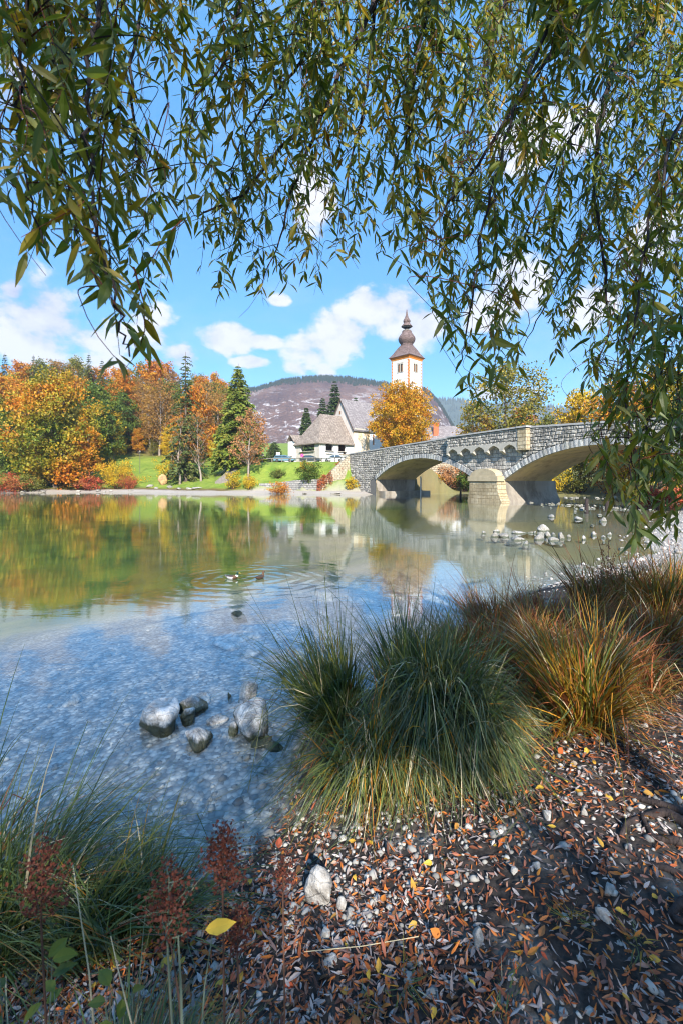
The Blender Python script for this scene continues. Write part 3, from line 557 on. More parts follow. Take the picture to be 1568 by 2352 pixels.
# the forest that bristles along the mountain top and down its side
def cones(name, V, n, hmin, hmax, m, lo=0.55, seed=1):
    g = np.random.default_rng(seed); nt, nx, _ = V.shape; b = MB()
    i = (nt-2)*np.sqrt(g.uniform(lo*lo, 1, n)); j = g.uniform(0, nx-1.01, n); k = g.random(n) < 0.25; i[k] = nt-2-g.random(k.sum())*0.6
    a, c = i.astype(int), j.astype(int); fi, fj = (i-a)[:, None], (j-c)[:, None]
    p = V[a, c]*(1-fi)*(1-fj)+V[a+1, c]*fi*(1-fj)+V[a, c+1]*(1-fi)*fj+V[a+1, c+1]*fi*fj
    h = g.uniform(hmin, hmax, n); r = h*g.uniform(0.16, 0.3, n); an = np.linspace(0, 2*np.pi, 6)[:5]
    ring = p[:, None, :] + np.stack([np.cos(an)[None]*r[:, None], np.sin(an)[None]*r[:, None], np.broadcast_to(-h[:, None]*0.1, (n, 5))], 2)
    tip = p + np.stack([np.zeros(n), np.zeros(n), h], 1); W = np.concatenate([ring, tip[:, None]], 1).reshape(-1, 3)
    f = np.array([(q, (q+1) % 5, 5) for q in range(5)]); F_ = (np.arange(n)[:, None, None]*6+f[None]).reshape(-1, 3)
    b.add(W, F_); return tag(b.build(name, m), label='dark conifers crowding the top of the mountain' if 'mountain' in name else 'conifers on a far wooded ridge', cat='woods', kind='stuff')
cones('mountain_woods', MV, 3600, 4, 9, M['far_cone'], 0.86)
cones('ridge_woods', MV2, 1500, 10, 22, M['far_hill'], 0.6, 2)
# ------------------------------------------------------------------ trees and bushes
def quads_leaves(pos, dirs, nrm, L, W, bend=0.0):
    """rhombic leaves: N x (4 verts, 1 face)"""
    side = unit(np.cross(dirs, nrm)); L = np.asarray(L)[:, None]; W = np.asarray(W)[:, None]
    a = pos; b = pos + dirs*L*0.45 + side*W*0.5; c = pos + dirs*L + nrm*bend*L; d = pos + dirs*L*0.45 - side*W*0.5
    return np.stack([a, b, c, d], 1).reshape(-1, 3), np.arange(len(pos)*4).reshape(-1, 4)
def rnd_dirs(g, n): return unit(g.normal(size=(n, 3)))

def broadleaf(label_name, m, bark, Ht, Rad, zb, rt, nleaf, lsize, seed, nlimb=18, clump=0.22, shape='oval', sub=5, wander=0.35, twig=True, lean=(0, 0), flat=0.75):
    g = np.random.default_rng(seed); root = bpy.data.objects.new(label_name, None); C.objects.link(root)
    def prof(t):
        if shape == 'oval': return math.sqrt(max(0, 1-(2*t*0.97-0.9)**2))
        if shape == 'ball': return math.sqrt(max(0, 1-(2*t-1)**2))
        if shape == 'cone': return (1-t)**0.75*0.95+0.08
        if shape == 'column': return min(1, 4*t+0.3)*min(1, 2.2*(1-t)+0.12)
        return 1
    b = MB(); nz = 8; zs = np.linspace(-0.4, Ht*0.86, nz)
    tr = np.stack([lean[0]*(zs/Ht)**1.5*Ht + np.cumsum(g.normal(0, wander*0.3, nz)), lean[1]*(zs/Ht)**1.5*Ht + np.cumsum(g.normal(0, wander*0.3, nz)), zs], 1); tr[:2, :2] = 0
    b.tube(tr, rt*np.interp(np.linspace(0, 1, nz), [0, .12, 1], [1.35, 1, .14]), 7)
    at = lambda z: np.array([np.interp(z, zs, tr[:, 0]), np.interp(z, zs, tr[:, 1]), z])
    ends = []
    for i in range(nlimb):
        t = (i+0.5)/nlimb; az = i*2.4+g.normal(0, .4); zt = zb+(Ht-zb)*min(0.97, t*0.96+0.03)
        R_ = Rad*prof((zt-zb)/(Ht-zb))*g.uniform(0.72, 0.98); c = at(min(zt, Ht*0.85))
        e = np.array([c[0]+math.cos(az)*R_, c[1]+math.sin(az)*R_, zt])
        s = at(max(zb*0.75, zt-R_*g.uniform(.5, 1.0)-0.12*(Ht-zb))); mid = s*0.45+e*0.55+np.array([0, 0, 0.12*R_])+g.normal(0, 0.06*Rad, 3)
        b.tube([s, mid, e], [rt*0.34*(1-t*0.5), rt*0.2*(1-t*.5), rt*0.05], 5, cap=False)
        for q in np.linspace(0.45, 1, 3): ends.append((s*(1-q)**2+2*mid*q*(1-q)+e*q*q, 0.85))
        for k in range(sub):
            q = g.uniform(0.35, 1); o = s*(1-q)**2+2*mid*q*(1-q)+e*q*q
            v = rnd_dirs(g, 1)[0]*np.array([1, 1, .7])+np.array([0, 0, .25]); e2 = o+unit(v)*Rad*g.uniform(.22, .42)
            b.tube([o, (o+e2)/2+g.normal(0, .03*Rad, 3), e2], [rt*.1, rt*.06, rt*.02], 4, cap=False); ends.append((e2, g.uniform(.6, 1.15)))
    ends.append((at(Ht*0.86)+np.array([0, 0, Ht*.06]), .8)); ends.append((at(Ht*0.86)+np.array([0, 0, Ht*.11]), .5))
    b.build('trunk', bark, root, smooth=True)
    w = np.array([e[1]**2 for e in ends]); cnt = g.multinomial(nleaf, w/w.sum()); Pz = []
    for (c, s), n in zip(ends, cnt):
        r = clump*Rad*s*g.uniform(.75, 1.25); p = g.normal(size=(n, 3)); p = p/np.linalg.norm(p, axis=1)[:, None]*(g.random((n, 1))**0.5)
        Pz.append(c+p*np.array([r, r, r*flat])+g.normal(0, r*.12, (n, 3)))
    p = np.concatenate(Pz); n = len(p); d = unit(g.normal(size=(n, 3))+np.array([0, 0, -.35])); nr = unit(np.cross(d, rnd_dirs(g, n)))
    L = lsize*g.uniform(.7, 1.35, n); v, f = quads_leaves(p-d*L[:, None]*.5, d, nr, L, L*g.uniform(.55, .8, n), 0.1)
    cb = MB(); cb.add(v, f); cb.build('crown', m, root); return root

def conifer(name, m, Ht, Rad, zb, rt, seed, whorls=34, per=8, spray=0.9, ragged=0.3, droop=0.45, power=0.85, dens=1.0):
    g = np.random.default_rng(seed); root = bpy.data.objects.new(name, None); C.objects.link(root); b = MB()
    b.tube([(0, 0, -.5), (0.05, 0, Ht*.3), (0, .05, Ht*.7), (0, 0, Ht)], [rt*1.2, rt*.85, rt*.4, .03], 6); PS, DS, LS, NS = [], [], [], []
    for w in range(whorls):
        t = (w+g.uniform(-.3, .3))/whorls; z = zb+(Ht*0.985-zb)*t; Rw = Rad*((1-t)**power*.96+.03)
        for k in range(per):
            az = k*2*math.pi/per+w*1.1+g.normal(0, .25); l = Rw*g.uniform(1-ragged*1.6, 1.08)
            if g.random() < ragged*.35: continue
            u = np.array([math.cos(az), math.sin(az), 0]); s = np.array([0, 0, z]); up = .18+.25*t
            q = np.linspace(0, 1, 5); br = s+u*l*q[:, None]+np.array([0, 0, 1])*((up*q-droop*1.1*q*q)*l)[:, None]
            if l > 1.0: b.tube(br, [.06*l*.3+.012, .04, .03, .02, .008], 3, cap=False)
            n = max(4, int(l*9*dens)); qq = g.uniform(.12, 1, n); pos = s+u*l*qq[:, None]+np.array([0, 0, 1])*((up*qq-droop*1.1*qq*qq)*l)[:, None]+g.normal(0, .06, (n, 3))*l*.5
            sd = np.array([-u[1], u[0], 0]); d = unit(u*g.uniform(.3, 1, (n, 1))+sd*g.normal(0, .8, (n, 1))+np.array([0, 0, -1])*g.uniform(.05, .8, (n, 1)))
            PS.append(pos); DS.append(d); LS.append(spray*g.uniform(.55, 1.1, n)*(.45+.55*(1-t)))
    p = np.concatenate(PS); d = np.concatenate(DS); L = np.concatenate(LS); n = len(p); nr = unit(np.cross(d, rnd_dirs(g, n))+0*d)
    v, f = quads_leaves(p, d, nr, L, L*g.uniform(.3, .45, n), -.12); b.build('trunk', M['bark'], root, smooth=True)
    cb = MB(); cb.add(v, f); cb.build('crown', m, root); return root

def bush(name, m, bark, Wd, Ht, nleaf, lsize, seed, stems=9, clump=.26, sparse=False):
    g = np.random.default_rng(seed); root = bpy.data.objects.new(name, None); C.objects.link(root); b = MB(); ends = []
    for i in range(stems):
        az = i*2.4; k = math.sqrt((i+.5)/stems); e = np.array([math.cos(az)*Wd*.46*k, math.sin(az)*Wd*.46*k, Ht*(math.sqrt(max(0.05, 1-k*k*.85)))*g.uniform(.8, 1.02)])
        s = e*np.array([.15, .15, 0])-np.array([0, 0, .1]); mid = (s+e)/2+np.array([e[0]*.08, e[1]*.08, .08*Ht]); b.tube([s, mid, e], [.035*Ht**.5, .02*Ht**.5, .006], 4, cap=False)
        for q in (.35, .55, .75, .95): ends.append(s*(1-q)+e*q+g.normal(0, .07*Wd, 3)*np.array([1, 1, .6]))
        for k2 in range(3): ends.append(e+g.normal(0, .13*Wd, 3)*np.array([1, 1, .5])-np.array([0, 0, .1*Ht]))
    b.build('stems', bark, root); ends = np.array(ends); c = ends[g.integers(0, len(ends), nleaf)]; r = clump*Wd*.5
    p = c+g.normal(0, .5, (nleaf, 3))*np.array([r, r, r*.8]); p[:, 2] = np.maximum(p[:, 2], .04); d = unit(g.normal(size=(nleaf, 3))+np.array([0, 0, -.1])); nr = unit(np.cross(d, rnd_dirs(g, nleaf)))
    L = lsize*g.uniform(.65, 1.4, nleaf); v, f = quads_leaves(p-d*L[:, None]*.5, d, nr, L, L*.62, .1); cb = MB(); cb.add(v, f); cb.build('foliage', m, root); return root

def at_ground(px, d): x = (px-784)/F*d; return np.array((x, d, H(x, d)-.05))
def place(root, loc, rz=0.0, scale=1.0, label=None, cat='tree', group=None):
    root.location = [float(v) for v in loc]; root.rotation_euler = (0, 0, rz); root.scale = scale if isinstance(scale, tuple) else (scale,)*3
    return tag(root, label, cat, group)
def ht_for(px, top, d, ground): return CAMH+(HOR-top)/F*d - ground

# -- the trees one can point to
g0 = at_ground(128, 84); h = ht_for(128, 872, 84, g0[2])
place(broadleaf('broadleaf_tree', M['bigtree'], M['bark'], h, 7.6, 0.4, .42, 24000, .46, 5, 38, .25, 'oval', 6), g0, 0.4, 1, 'tallest orange and green tree at the left water edge, branches reaching the lake')
g0 = at_ground(427, 88); h = ht_for(427, 808, 88, g0[2])
place(conifer('spruce_tree', M['ragged_needle'], h, 4.4, 1.2, .36, 3, 38, 8, 1.1, .62, .6, .5, 1.3), g0, 0, 1, 'tall ragged spruce with a thin open top, on the lawn by the beach')
g0 = at_ground(548, 90); h = ht_for(548, 835, 90, g0[2])
place(conifer('spruce_tree', M['olive_needle'], h, 5.6, 1.0, .36, 4, 46, 9, 1.2, .22, .4, .75, 1.6), g0, 0, 1, 'dense pointed green spruce behind the pinkish bare tree')
g0 = at_ground(571, 80); h = ht_for(571, 944, 80, g0[2])
place(broadleaf('broadleaf_tree', M['pink'], M['pale_bark'], h, 3.4, 3.2, .20, 2900, .30, 6, 26, .22, 'oval', 7), g0, 0, 1, 'thin pinkish half bare tree in front of the dense spruce')
g0 = at_ground(462, 86); h = ht_for(462, 945, 86, g0[2])
place(broadleaf('broadleaf_tree', M['brown'], M['pale_bark'], h, 2.7, 3.5, .18, 900, .26, 8, 24, .22, 'oval', 7), g0, 0, 1, 'nearly bare brownish tree just right of the ragged spruce')
g0 = at_ground(414, 86); h = ht_for(414, 930, 86, g0[2])
place(broadleaf('broadleaf_tree', M['brown'], M['pale_bark'], h, 2.2, 3.5, .19, 620, .26, 18, 22, .2, 'oval', 6, lean=(.06, 0)), g0, 1, 1, 'leaning grey tree with bare twigs in front of the ragged spruce')
g0 = at_ground(630, 100); h = ht_for(630, 1012, 100, g0[2])
place(conifer('spruce_tree', M['needle'], h, 2.5, 0.1, .15, 9, 24, 9, .6, .12, .3, .7, 1.6), g0, 0, 1, 'low dark green conifer beside the parked blue car')
g0 = at_ground(204, 85); h = ht_for(204, 965, 85, g0[2])
place(broadleaf('broadleaf_tree', M['orange'], M['pale_bark'], h, 2.8, 3.6, .16, 3200, .36, 12, 16, .28, 'oval', 5, lean=(-.05, 0)), g0, 0, 1, 'slim orange tree with a pale forked trunk right of the big tree at the water')
# by the church
cx = P(921, 955, 97); r_ = 75/F*97; gz = H(cx[0], 97)
place(broadleaf('lime_tree', M['lime'], M['bark'], cx[2]+r_*.80-gz, r_*.94, cx[2]-r_*1.0-gz, .34, 46000, .34, 14, 80, .17, 'ball', 6, .1, flat=1.0), (cx[0], 97, gz), 0, 1, 'round golden lime tree in front of the church tower')
for (px, top, d, lab) in ((769, 870, 150, 'tall narrow spruce rising behind the church porch roof'), (741, 910, 150, 'shorter spruce just left of the tall one behind the porch roof'), (704, 932, 140, 'spruce standing left of the church porch roof'), (816, 908, 165, 'spruce tip showing over the church nave ridge')):
    g0 = at_ground(px, d); h = ht_for(px, top, d, g0[2])
    place(conifer('spruce_tree', M['needle'], h, h*.20, 1, .3, int(px), 38, 9, 1.5, .16, .45, .8, 1.8), g0, 0, 1, lab)
# behind the bridge
T = [(1165, 838, 76, 'olive', 7.2, 'big olive green tree behind the bridge refuge', 9500, .42), (1330, 905, 70, 'yellow', 5.6, 'bright yellow tree right of the big olive tree behind the bridge', 6500, .40), (1085, 925, 84, 'yellow', 3.4, 'small yellowish tree left of the big olive tree', 3000, .36),
     (1115, 958, 74, 'brown', 2.6, 'brownish tree low in front of the big olive tree', 2200, .3), (1430, 880, 62, 'orange', 5.5, 'orange tree behind the right half of the bridge', 6000, .38), (1255, 960, 66, 'olive', 2.9, 'small olive tree between the big olive and the yellow tree', 2500, .34), (1515, 850, 58, 'yellow', 5.5, 'yellow tree above the bridge at the right edge of the view', 6000, .38), (1590, 880, 50, 'green', 5.0, 'green tree above the bridge parapet, nearest the right edge', 5000, .36)]
for i, (px, top, d, m, r, lab, n, ls) in enumerate(T):
    g0 = at_ground(px, d); h = ht_for(px, top, d, g0[2])
    place(broadleaf('broadleaf_tree', M[m], M['bark'], h, r, h*.22, .26, n, ls, 40+i, 26, .26, 'oval', 6), g0, i, 1, lab)

# -- the wood on the left hillside: six kinds, copied
protos = [(broadleaf('wood_tree', M['orange'], M['bark'], 20, 5.6, 3, .3, 7500, .50, 60, 24, .27, 'oval', 5), 'orange beech of the wood on the left hillside'),
          (broadleaf('wood_tree', M['green'], M['bark'], 19, 5.4, 1.5, .3, 7500, .50, 61, 24, .27, 'oval', 5), 'green broadleaf tree of the wood on the left hillside'),
          (broadleaf('wood_tree', M['brown'], M['pale_bark'], 20, 4.8, 4, .26, 3600, .42, 62, 26, .25, 'oval', 6), 'thin leaved brown tree with pale trunk in the left hillside wood'),
          (broadleaf('wood_tree', M['olive'], M['pale_bark'], 18, 5.2, 2, .26, 6000, .46, 63, 24, .27, 'oval', 5), 'olive green broadleaf tree of the wood on the left hillside'),
          (conifer('wood_tree', M['needle'], 23, 3.6, 2, .3, 64, 34, 8, 1.1, .25, .5), 'dark spruce of the wood on the left hillside'),
          (broadleaf('wood_tree', M['yellow'], M['pale_bark'], 17, 4.8, 2, .24, 5500, .46, 65, 22, .27, 'oval', 5), 'yellow broadleaf tree of the wood on the left hillside')]
used = set(); g = np.random.default_rng(77)
def wood(kind, px, d, top=None, sc=1.0):
    root, lab = protos[kind]; g0 = at_ground(px, d)
    if top is not None: sc = ht_for(px, top, d, g0[2]) / ((23.2, 19, 20, 18, 17)[0] if kind == 4 else (20, 19, 20, 18, 0, 17)[kind]) / 1.0
    s = (sc*g.uniform(.9, 1.1), sc*g.uniform(.9, 1.1), sc); grp = 'trees of the left hillside wood'
    if kind not in used: used.add(kind); place(root, g0, g.uniform(0, 6), s, lab, 'tree', grp)
    else: dup(root, g0, g.uniform(0, 6), s, lab, 'tree', grp)
# skyline row
for (px, top, k) in ((-70,800,4),(-40,830,0),(12,808,4),(40,835,0),(75,838,0),(78,812,4),(100,832,3),(145,826,2),(130,838,1),(165,826,3),(205,808,4),(185,832,3),(235,822,4),(228,848,0),(265,850,0),(300,846,2),(345,832,0),(372,836,0),(392,850,2),(465,868,0),(492,862,0),(512,880,0),(450,862,3),(525,890,2),(330,838,3)):
    wood(k, px, g.uniform(142, 165), top)
# the slope below it
for d, n in ((138, 15), (130, 15), (122, 14), (114, 12)):
    for i in range(n):
        px = -120+(i+g.uniform(.1, .9))*(660/n)
        if d < 118 and 195 < px < 400 : continue
        k = int(g.choice([0, 0, 1, 1, 2, 3, 3, 5, 5, 1, 0 if px < 250 else 2]))
        if 170 < px < 270 and g.random() < .6: k = 1
        if 290 < px < 420 and g.random() < .6: k = 2
        wood(k, px, d+g.uniform(-3, 3), None, g.uniform(.72, 1.0))
for (px, d, k, sc) in ((-60, 92, 5, .75), (-10, 94, 3, .85), (20, 90, 1, .7), (48, 98, 0, .85), (80, 102, 3, .9), (200, 104, 1, .9), (232, 108, 1, .95), (262, 112, 5, .7), (175, 98, 3, .75), (498, 104, 5, .42), (522, 108, 1, .5), (395, 112, 5, .5)):
    wood(k, px, d, None, sc)
for i, (px, d, sc) in enumerate(((180, 113, .36), (212, 116, .3), (250, 118, .34), (285, 119, .28), (318, 120, .33), (352, 119, .27), (385, 118, .36), (150, 110, .4), (470, 112, .34), (440, 114, .3), (505, 116, .36), (300, 126, .55), (345, 127, .6), (265, 126, .6), (390, 125, .55))): wood((5, 3, 1, 5, 0, 3, 5, 3, 0, 5, 3, 2, 5, 1, 3)[i], px, d, None, sc)
for i, px in enumerate((-130, -190, -240, -300, -350, -420)): wood((0, 3, 1, 5, 0, 2)[i], px, 96+(i % 3)*12, None, .9)
# -- right of the church and far right bank: a few kinds copied behind the bridge
B = [(1020, 100, 3, .45, 'olive tree seen over the bridge beside the white house'), (1200, 110, 0, .8, 'orange tree far behind the bridge'), (1400, 100, 3, .85, 'olive tree far behind the yellow tree'), (1490, 90, 0, .9, 'orange tree far behind the right end of the bridge'), (1290, 105, 2, .75, 'brown tree far behind the yellow tree')]
for px, d, k, sc, lab in B: dup(protos[k][0], at_ground(px, d), px, sc, lab, 'tree', 'trees behind the bridge')

# -- bushes along the far shore
BU = [(535, 1123, 'yellow', 44, 42, 'yellow bush on the beach below the steps'), (573, 1123, 'yellow', 40, 34, 'yellow bush right of the one below the steps', ), (642, 1134, 'orange', 46, 30, 'low orange bush at the water under the retaining wall'), (640, 1098, 'olive', 34, 22, 'olive bush on top of the retaining wall'), (712, 1110, 'green', 60, 48, 'green bush hanging over the retaining wall'), (706, 1083, 'orange', 36, 22, 'small orange bush behind the green bush on the bank'),
      (806, 1126, 'yellow', 28, 32, 'bright yellow bush at the foot of the bridge'), (270, 1122, 'yellow', 90, 66, 'broad yellow green bush at the lake right of the big tree'), (296, 1124, 'red', 46, 34, 'red bush at the lake beside the beach'), (205, 1126, 'red', 60, 34, 'pinkish red bush under the pale forked trunk'), (30, 1130, 'red', 80, 40, 'pinkish red bush at the far left water edge'), (-30, 1128, 'olive', 90, 60, 'olive bush cut off at the left edge'), (65, 1128, 'olive', 70, 40, 'olive bush under the big tree at the lake'),
      (388, 1102, 'yellow', 56, 50, 'yellow green bush at the foot of the ragged spruce'), (440, 1100, 'green', 46, 34, 'low green bush under the ragged spruce'), (484, 1052, 'orange', 34, 30, 'orange bush behind the steps'), (640, 1085, 'orange', 1, 1, ''), (782, 1085, 'red', 30, 22, 'reddish bush at the top of the bank by the bridge end'), (240, 1078, 'olive', 50, 40, 'olive bush on the lawn edge behind the big tree'), (340, 1068, 'olive', 1, 1, '')]
for i, (px, py, m, w_, h_, lab) in enumerate(BU):
    if not lab: continue
    p = GP(px, py); s = p[1]/F
    place(bush('bush', M[m], M['stem'], w_*s, h_*s, int(700+w_*h_*.7), .17 if w_ < 50 else .22, 100+i), p-np.array((0, 0, .06)), i, 1, lab, 'bush')
for i, (px, d, m, w_, h_, lab) in enumerate([(1028, 80, 'pink', 5.6, 4.6, 'tall reddish bush seen through the left arch'), (1066, 78.5, 'green', 4.0, 3.8, 'green bush seen through the left arch'), (1000, 79.5, 'yellow', 2.2, 1.2, 'low yellow green bush at the water under the left arch'),
        (1265, 66, 'yellow', 6, 4.2, 'yellow bush seen through the right arch beside the pier'), (1330, 66, 'olive', 6, 4.4, 'olive bush in the middle of the right arch'), (1400, 64, 'orange', 6, 5, 'orange bush in the right part of the right arch'), (1470, 66, 'yellow', 6, 6, 'yellow bush behind the right end of the right arch'), (1540, 68, 'red', 6, 5, 'red bush on the bank at the far right'), (1500, 42, 'red', 3, 1.3, 'low red shrub on the right gravel bank'), (1580, 44, 'red', 4, 1.7, 'low pinkish shrub at the right edge of the gravel')]):
    p = at_ground(px, d); p[2] = max(p[2], .05)
    place(bush('bush', M[m], M['stem'], w_, h_, int(2300), .24, 140+i), p, i, 1, lab, 'bush')
# ------------------------------------------------------------------ the stone bridge
BO = np.array((16.2, 48.2)); BU_ = np.array((0.47, -0.883)); BW_ = np.array((0.883, 0.47))
def BP(s, w, z): p = BO + BU_*s + BW_*w; return (p[0], p[1], z)
def top_z(s): return np.interp(s, [-32, -7, 4.2, 12.5, 24], [6.48, 7.26, 7.40, 7.02, 6.55])
ARCH = [(-23.4, -2.7, 2.25, 5.12), (1.2, 21.2, 2.2, 5.3)]
def arc(a, s, extra=0.0):
    s0, s1, z0, z1 = a; hs = (s1-s0)/2; ri = z1-z0; Rr = (hs*hs+ri*ri)/(2*ri); c = (s0+s1)/2; zc = z1-Rr
    q = (Rr+extra)**2-(np.asarray(s, float)-c)**2
    return np.where(q > 0, zc+np.sqrt(np.maximum(q, 0)), -9)
def intr(s):
    z = np.full(np.shape(s), -1.2)
    for a in ARCH: z = np.where((s > a[0]) & (s < a[1]), arc(a, s), z)
    return z
def extr(s):
    z = np.full(np.shape(s), -1.2)
    for a in ARCH:
        e = arc(a, s, .62); z = np.where(e > a[2]-.2, np.maximum(z, e), z)
    return z
BWID = 7.2
def make_bridge():
    root = thing('stone_bridge', 'grey stone arch bridge with corbelled refuge over its cream pier', 'bridge', BP(0, 3.5, 0))
    loc = np.array(root.location)
    pt = lambda s, w, z: np.array(BP(s, w, z))-loc
    ss = np.unique(np.concatenate([np.linspace(-31.6, 23.5, 150), [a[k] for a in ARCH for k in (0, 1)], [a[0]+1e-3 for a in ARCH], [a[1]-1e-3 for a in ARCH]]))
    zb = intr(ss); zt = top_z(ss); dk = zt-0.95
    b = MB(); so = {0: MB(), 1: MB()}
    def strip(w, za, zb_, flip, m):
        for i in range(len(ss)-1):
            q = [pt(ss[i], w, za[i]), pt(ss[i+1], w, za[i+1]), pt(ss[i+1], w, zb_[i+1]), pt(ss[i], w, zb_[i])]; m.poly(q[::-1] if flip else q)
    strip(0, zb, zt, False, b); strip(BWID, zb, zt, True, b); strip(.45, dk, zt, True, b); strip(BWID-.45, dk, zt, False, b)
    for i in range(len(ss)-1):
        b.poly([pt(ss[i], .45, dk[i]), pt(ss[i+1], .45, dk[i+1]), pt(ss[i+1], BWID-.45, dk[i+1]), pt(ss[i], BWID-.45, dk[i])])
        if zb[i] > -1 or zb[i+1] > -1:
            for k in range(6):
                w0, w1 = BWID*k/6, BWID*(k+1)/6
                so[int(ss[i] > -1)].poly([pt(ss[i], w0, zb[i]), pt(ss[i], w1, zb[i]), pt(ss[i+1], w1, zb[i+1]), pt(ss[i+1], w0, zb[i+1])])
    for s in (ss[0], ss[-1]): b.poly([pt(s, 0, -1), pt(s, BWID, -1), pt(s, BWID, top_z(s)-.95), pt(s, 0, top_z(s)-.95)])
    b.build('spandrel_wall', M['mortar'], root); [so[k].build('arch_soffit', M['soffit'], root) for k in so]
    cp = MB()
    for w0 in (0, BWID-.45):
        e = np.linspace(-31.7, 23.5, 40)
        for a, c in zip(e[:-1], e[1:]):
            c -= .015
            v = [pt(s, w, z) for s in (a, c) for (w, z) in ((w0-.14, top_z(s)-.02), (w0+.59, top_z(s)-.02), (w0+.59, top_z(s)+.15), (w0-.14, top_z(s)+.15))]
            cp.add(v, [(0,1,2,3)[::-1], (4,5,6,7), (0,4,5,1)[::-1], (1,5,6,2)[::-1], (2,6,7,3)[::-1], (3,7,4,0)[::-1]])
    cp.build('coping', M['coping'], root)
    # rough faced blocks in courses
    g = np.random.default_rng(3); fb = MB()
    def block(s0, s1, zl0, zl1, zu0, zu1, w0, amp):
        # outer rim then a lumpy inner 3 x 3
        P4 = np.array([[s0, zl0], [s1, zl1], [s1, zu1], [s0, zu0]]); V = []; 
        for v in (0, .5, 1):
            for u in (0, .5, 1): V.append((*(P4[0]*(1-u)*(1-v)+P4[1]*u*(1-v)+P4[2]*u*v+P4[3]*(1-u)*v), 0.0))
        for v in (.14, .5, .86):
            for u in (.12, .5, .88): V.append((*(P4[0]*(1-u)*(1-v)+P4[1]*u*(1-v)+P4[2]*u*v+P4[3]*(1-u)*v), -amp*g.uniform(.45, 1.25)))
        V = np.array([pt(s, w0+w, z) for s, z, w in V]); f = []
        for r in range(2):
            for c in range(2): a = 9+r*3+c; f.append((a, a+1, a+4, a+3))
        ring = [0, 1, 2, 5, 8, 7, 6, 3]
        for i in range(8): a, c = ring[i], ring[(i+1) % 8]; f.append((a, c, c+9, a+9))
        fb.add(V, f)
    def courses(s_a, s_b, lo, hi, w0, rh=.31, amp=.105, ww=(.32, .66)):
        z = .05; row = 0
        while z < 7.6:
            h = rh*g.uniform(.85, 1.18); s = s_a-g.uniform(0, .5); first = True
            while s < s_b:
                e = s+g.uniform(*ww); a, c = max(s, s_a)+.012, min(e, s_b)-.012
                if c-a > .1:
                    l0, l1 = max(z+.012, float(lo(np.array(a)))), max(z+.012, float(lo(np.array(c)))); u0, u1 = min(z+h-.012, float(hi(a))), min(z+h-.012, float(hi(c)))
                    if min(u0-l0, u1-l1) > .03 and max(u0-l0, u1-l1) > .09: block(a, c, l0, l1, u0, u1, w0, amp)
                s = e
            z += h; row += 1
    hi = lambda s: top_z(s)-.03
    courses(-31.55, -6.95, lambda s: np.maximum(extr(s), -.2)+.02, hi, -.004)
    courses(-6.95, 3.5, lambda s: np.maximum(extr(s), -.2)+.02, lambda s: 6.0, -.004, .42, .05, (.42, .8))
    courses(3.5, 23.5, lambda s: np.maximum(extr(s), -.2)+.02, hi, -.004)
    BAYW = -.50
    courses(-6.9, 3.5, lambda s: s*0+6.06, hi, BAYW-.004, .31, .10)
    fb.build('stone_facing', M['face_stone'], root)
    # arch rings
    for a in ARCH:
        vr = MB()
        s0, s1, z0, z1 = a; hs = (s1-s0)/2; ri = z1-z0; Rr = (hs*hs+ri*ri)/(2*ri); c = (s0+s1)/2; zc = z1-Rr; th = math.asin(hs/Rr); n = 47
        for i in range(n):
            t0 = -th+2*th*i/n+.0012; t1 = -th+2*th*(i+1)/n-.0012; ro = Rr+(.60 if i % 2 else .56)+g.uniform(-.02, .02); f = -.10-g.uniform(0, .05); V = []
            for t in (t0, (t0+t1)/2, t1):
                for r in (Rr-.015, ro): V.append(pt(c+math.sin(t)*r, f-(.03 if t == (t0+t1)/2 else 0), zc+math.cos(t)*r))
            for t in (t0, (t0+t1)/2, t1):
                for r in (Rr-.015, ro): V.append(pt(c+math.sin(t)*r, .15, zc+math.cos(t)*r))
            vr.add(V, [(0,2,3,1), (2,4,5,3), (1,3,9,7), (3,5,11,9), (0,6,8,2), (2,8,10,4), (0,1,7,6), (4,10,11,5)])
        vr.build('arch_ring', M['ring_stone'], root)
    # the refuge that juts out over the pier, on five little pointed arches
    bay = MB(); cb = MB(); sc = [(0, 5.32), (.10, 5.32), (.15, 5.52), (.30, 5.72), (.5, 5.88), (.7, 5.72), (.85, 5.52), (.90, 5.32), (1, 5.32)]
    sA, sB = -6.9, 3.5; wd = (sB-sA)/5; pts = [(sA+wd*(k+u), z) for k in range(5) for u, z in sc[:-1]]+[(sB, 5.32)]
    for (a, za), (c, zc_) in zip(pts[:-1], pts[1:]):
        bay.poly([pt(a, BAYW, max(za, 5.9)), pt(c, BAYW, max(zc_, 5.9)), pt(c, BAYW, top_z(c)), pt(a, BAYW, top_z(a))])
        f = BAYW-.12
        cb.poly([pt(a, f, za), pt(c, f, zc_), pt(c, f, max(6.05, zc_+.17)), pt(a, f, max(6.05, za+.17))]); cb.poly([pt(a, f, za), pt(a, 0, za), pt(c, 0, zc_), pt(c, f, zc_)])
        cb.poly([pt(a, f, 6.05), pt(c, f, 6.05), pt(c, BAYW, 6.12), pt(a, BAYW, 6.12)])
    for s in (sA, sB): bay.poly([pt(s, BAYW, 5.9), pt(s, 0, 5.9), pt(s, 0, top_z(s)), pt(s, BAYW, top_z(s))]); cb.poly([pt(s, BAYW-.12, 5.32), pt(s, 0, 5.32), pt(s, 0, 6.05), pt(s, BAYW-.12, 6.05)])
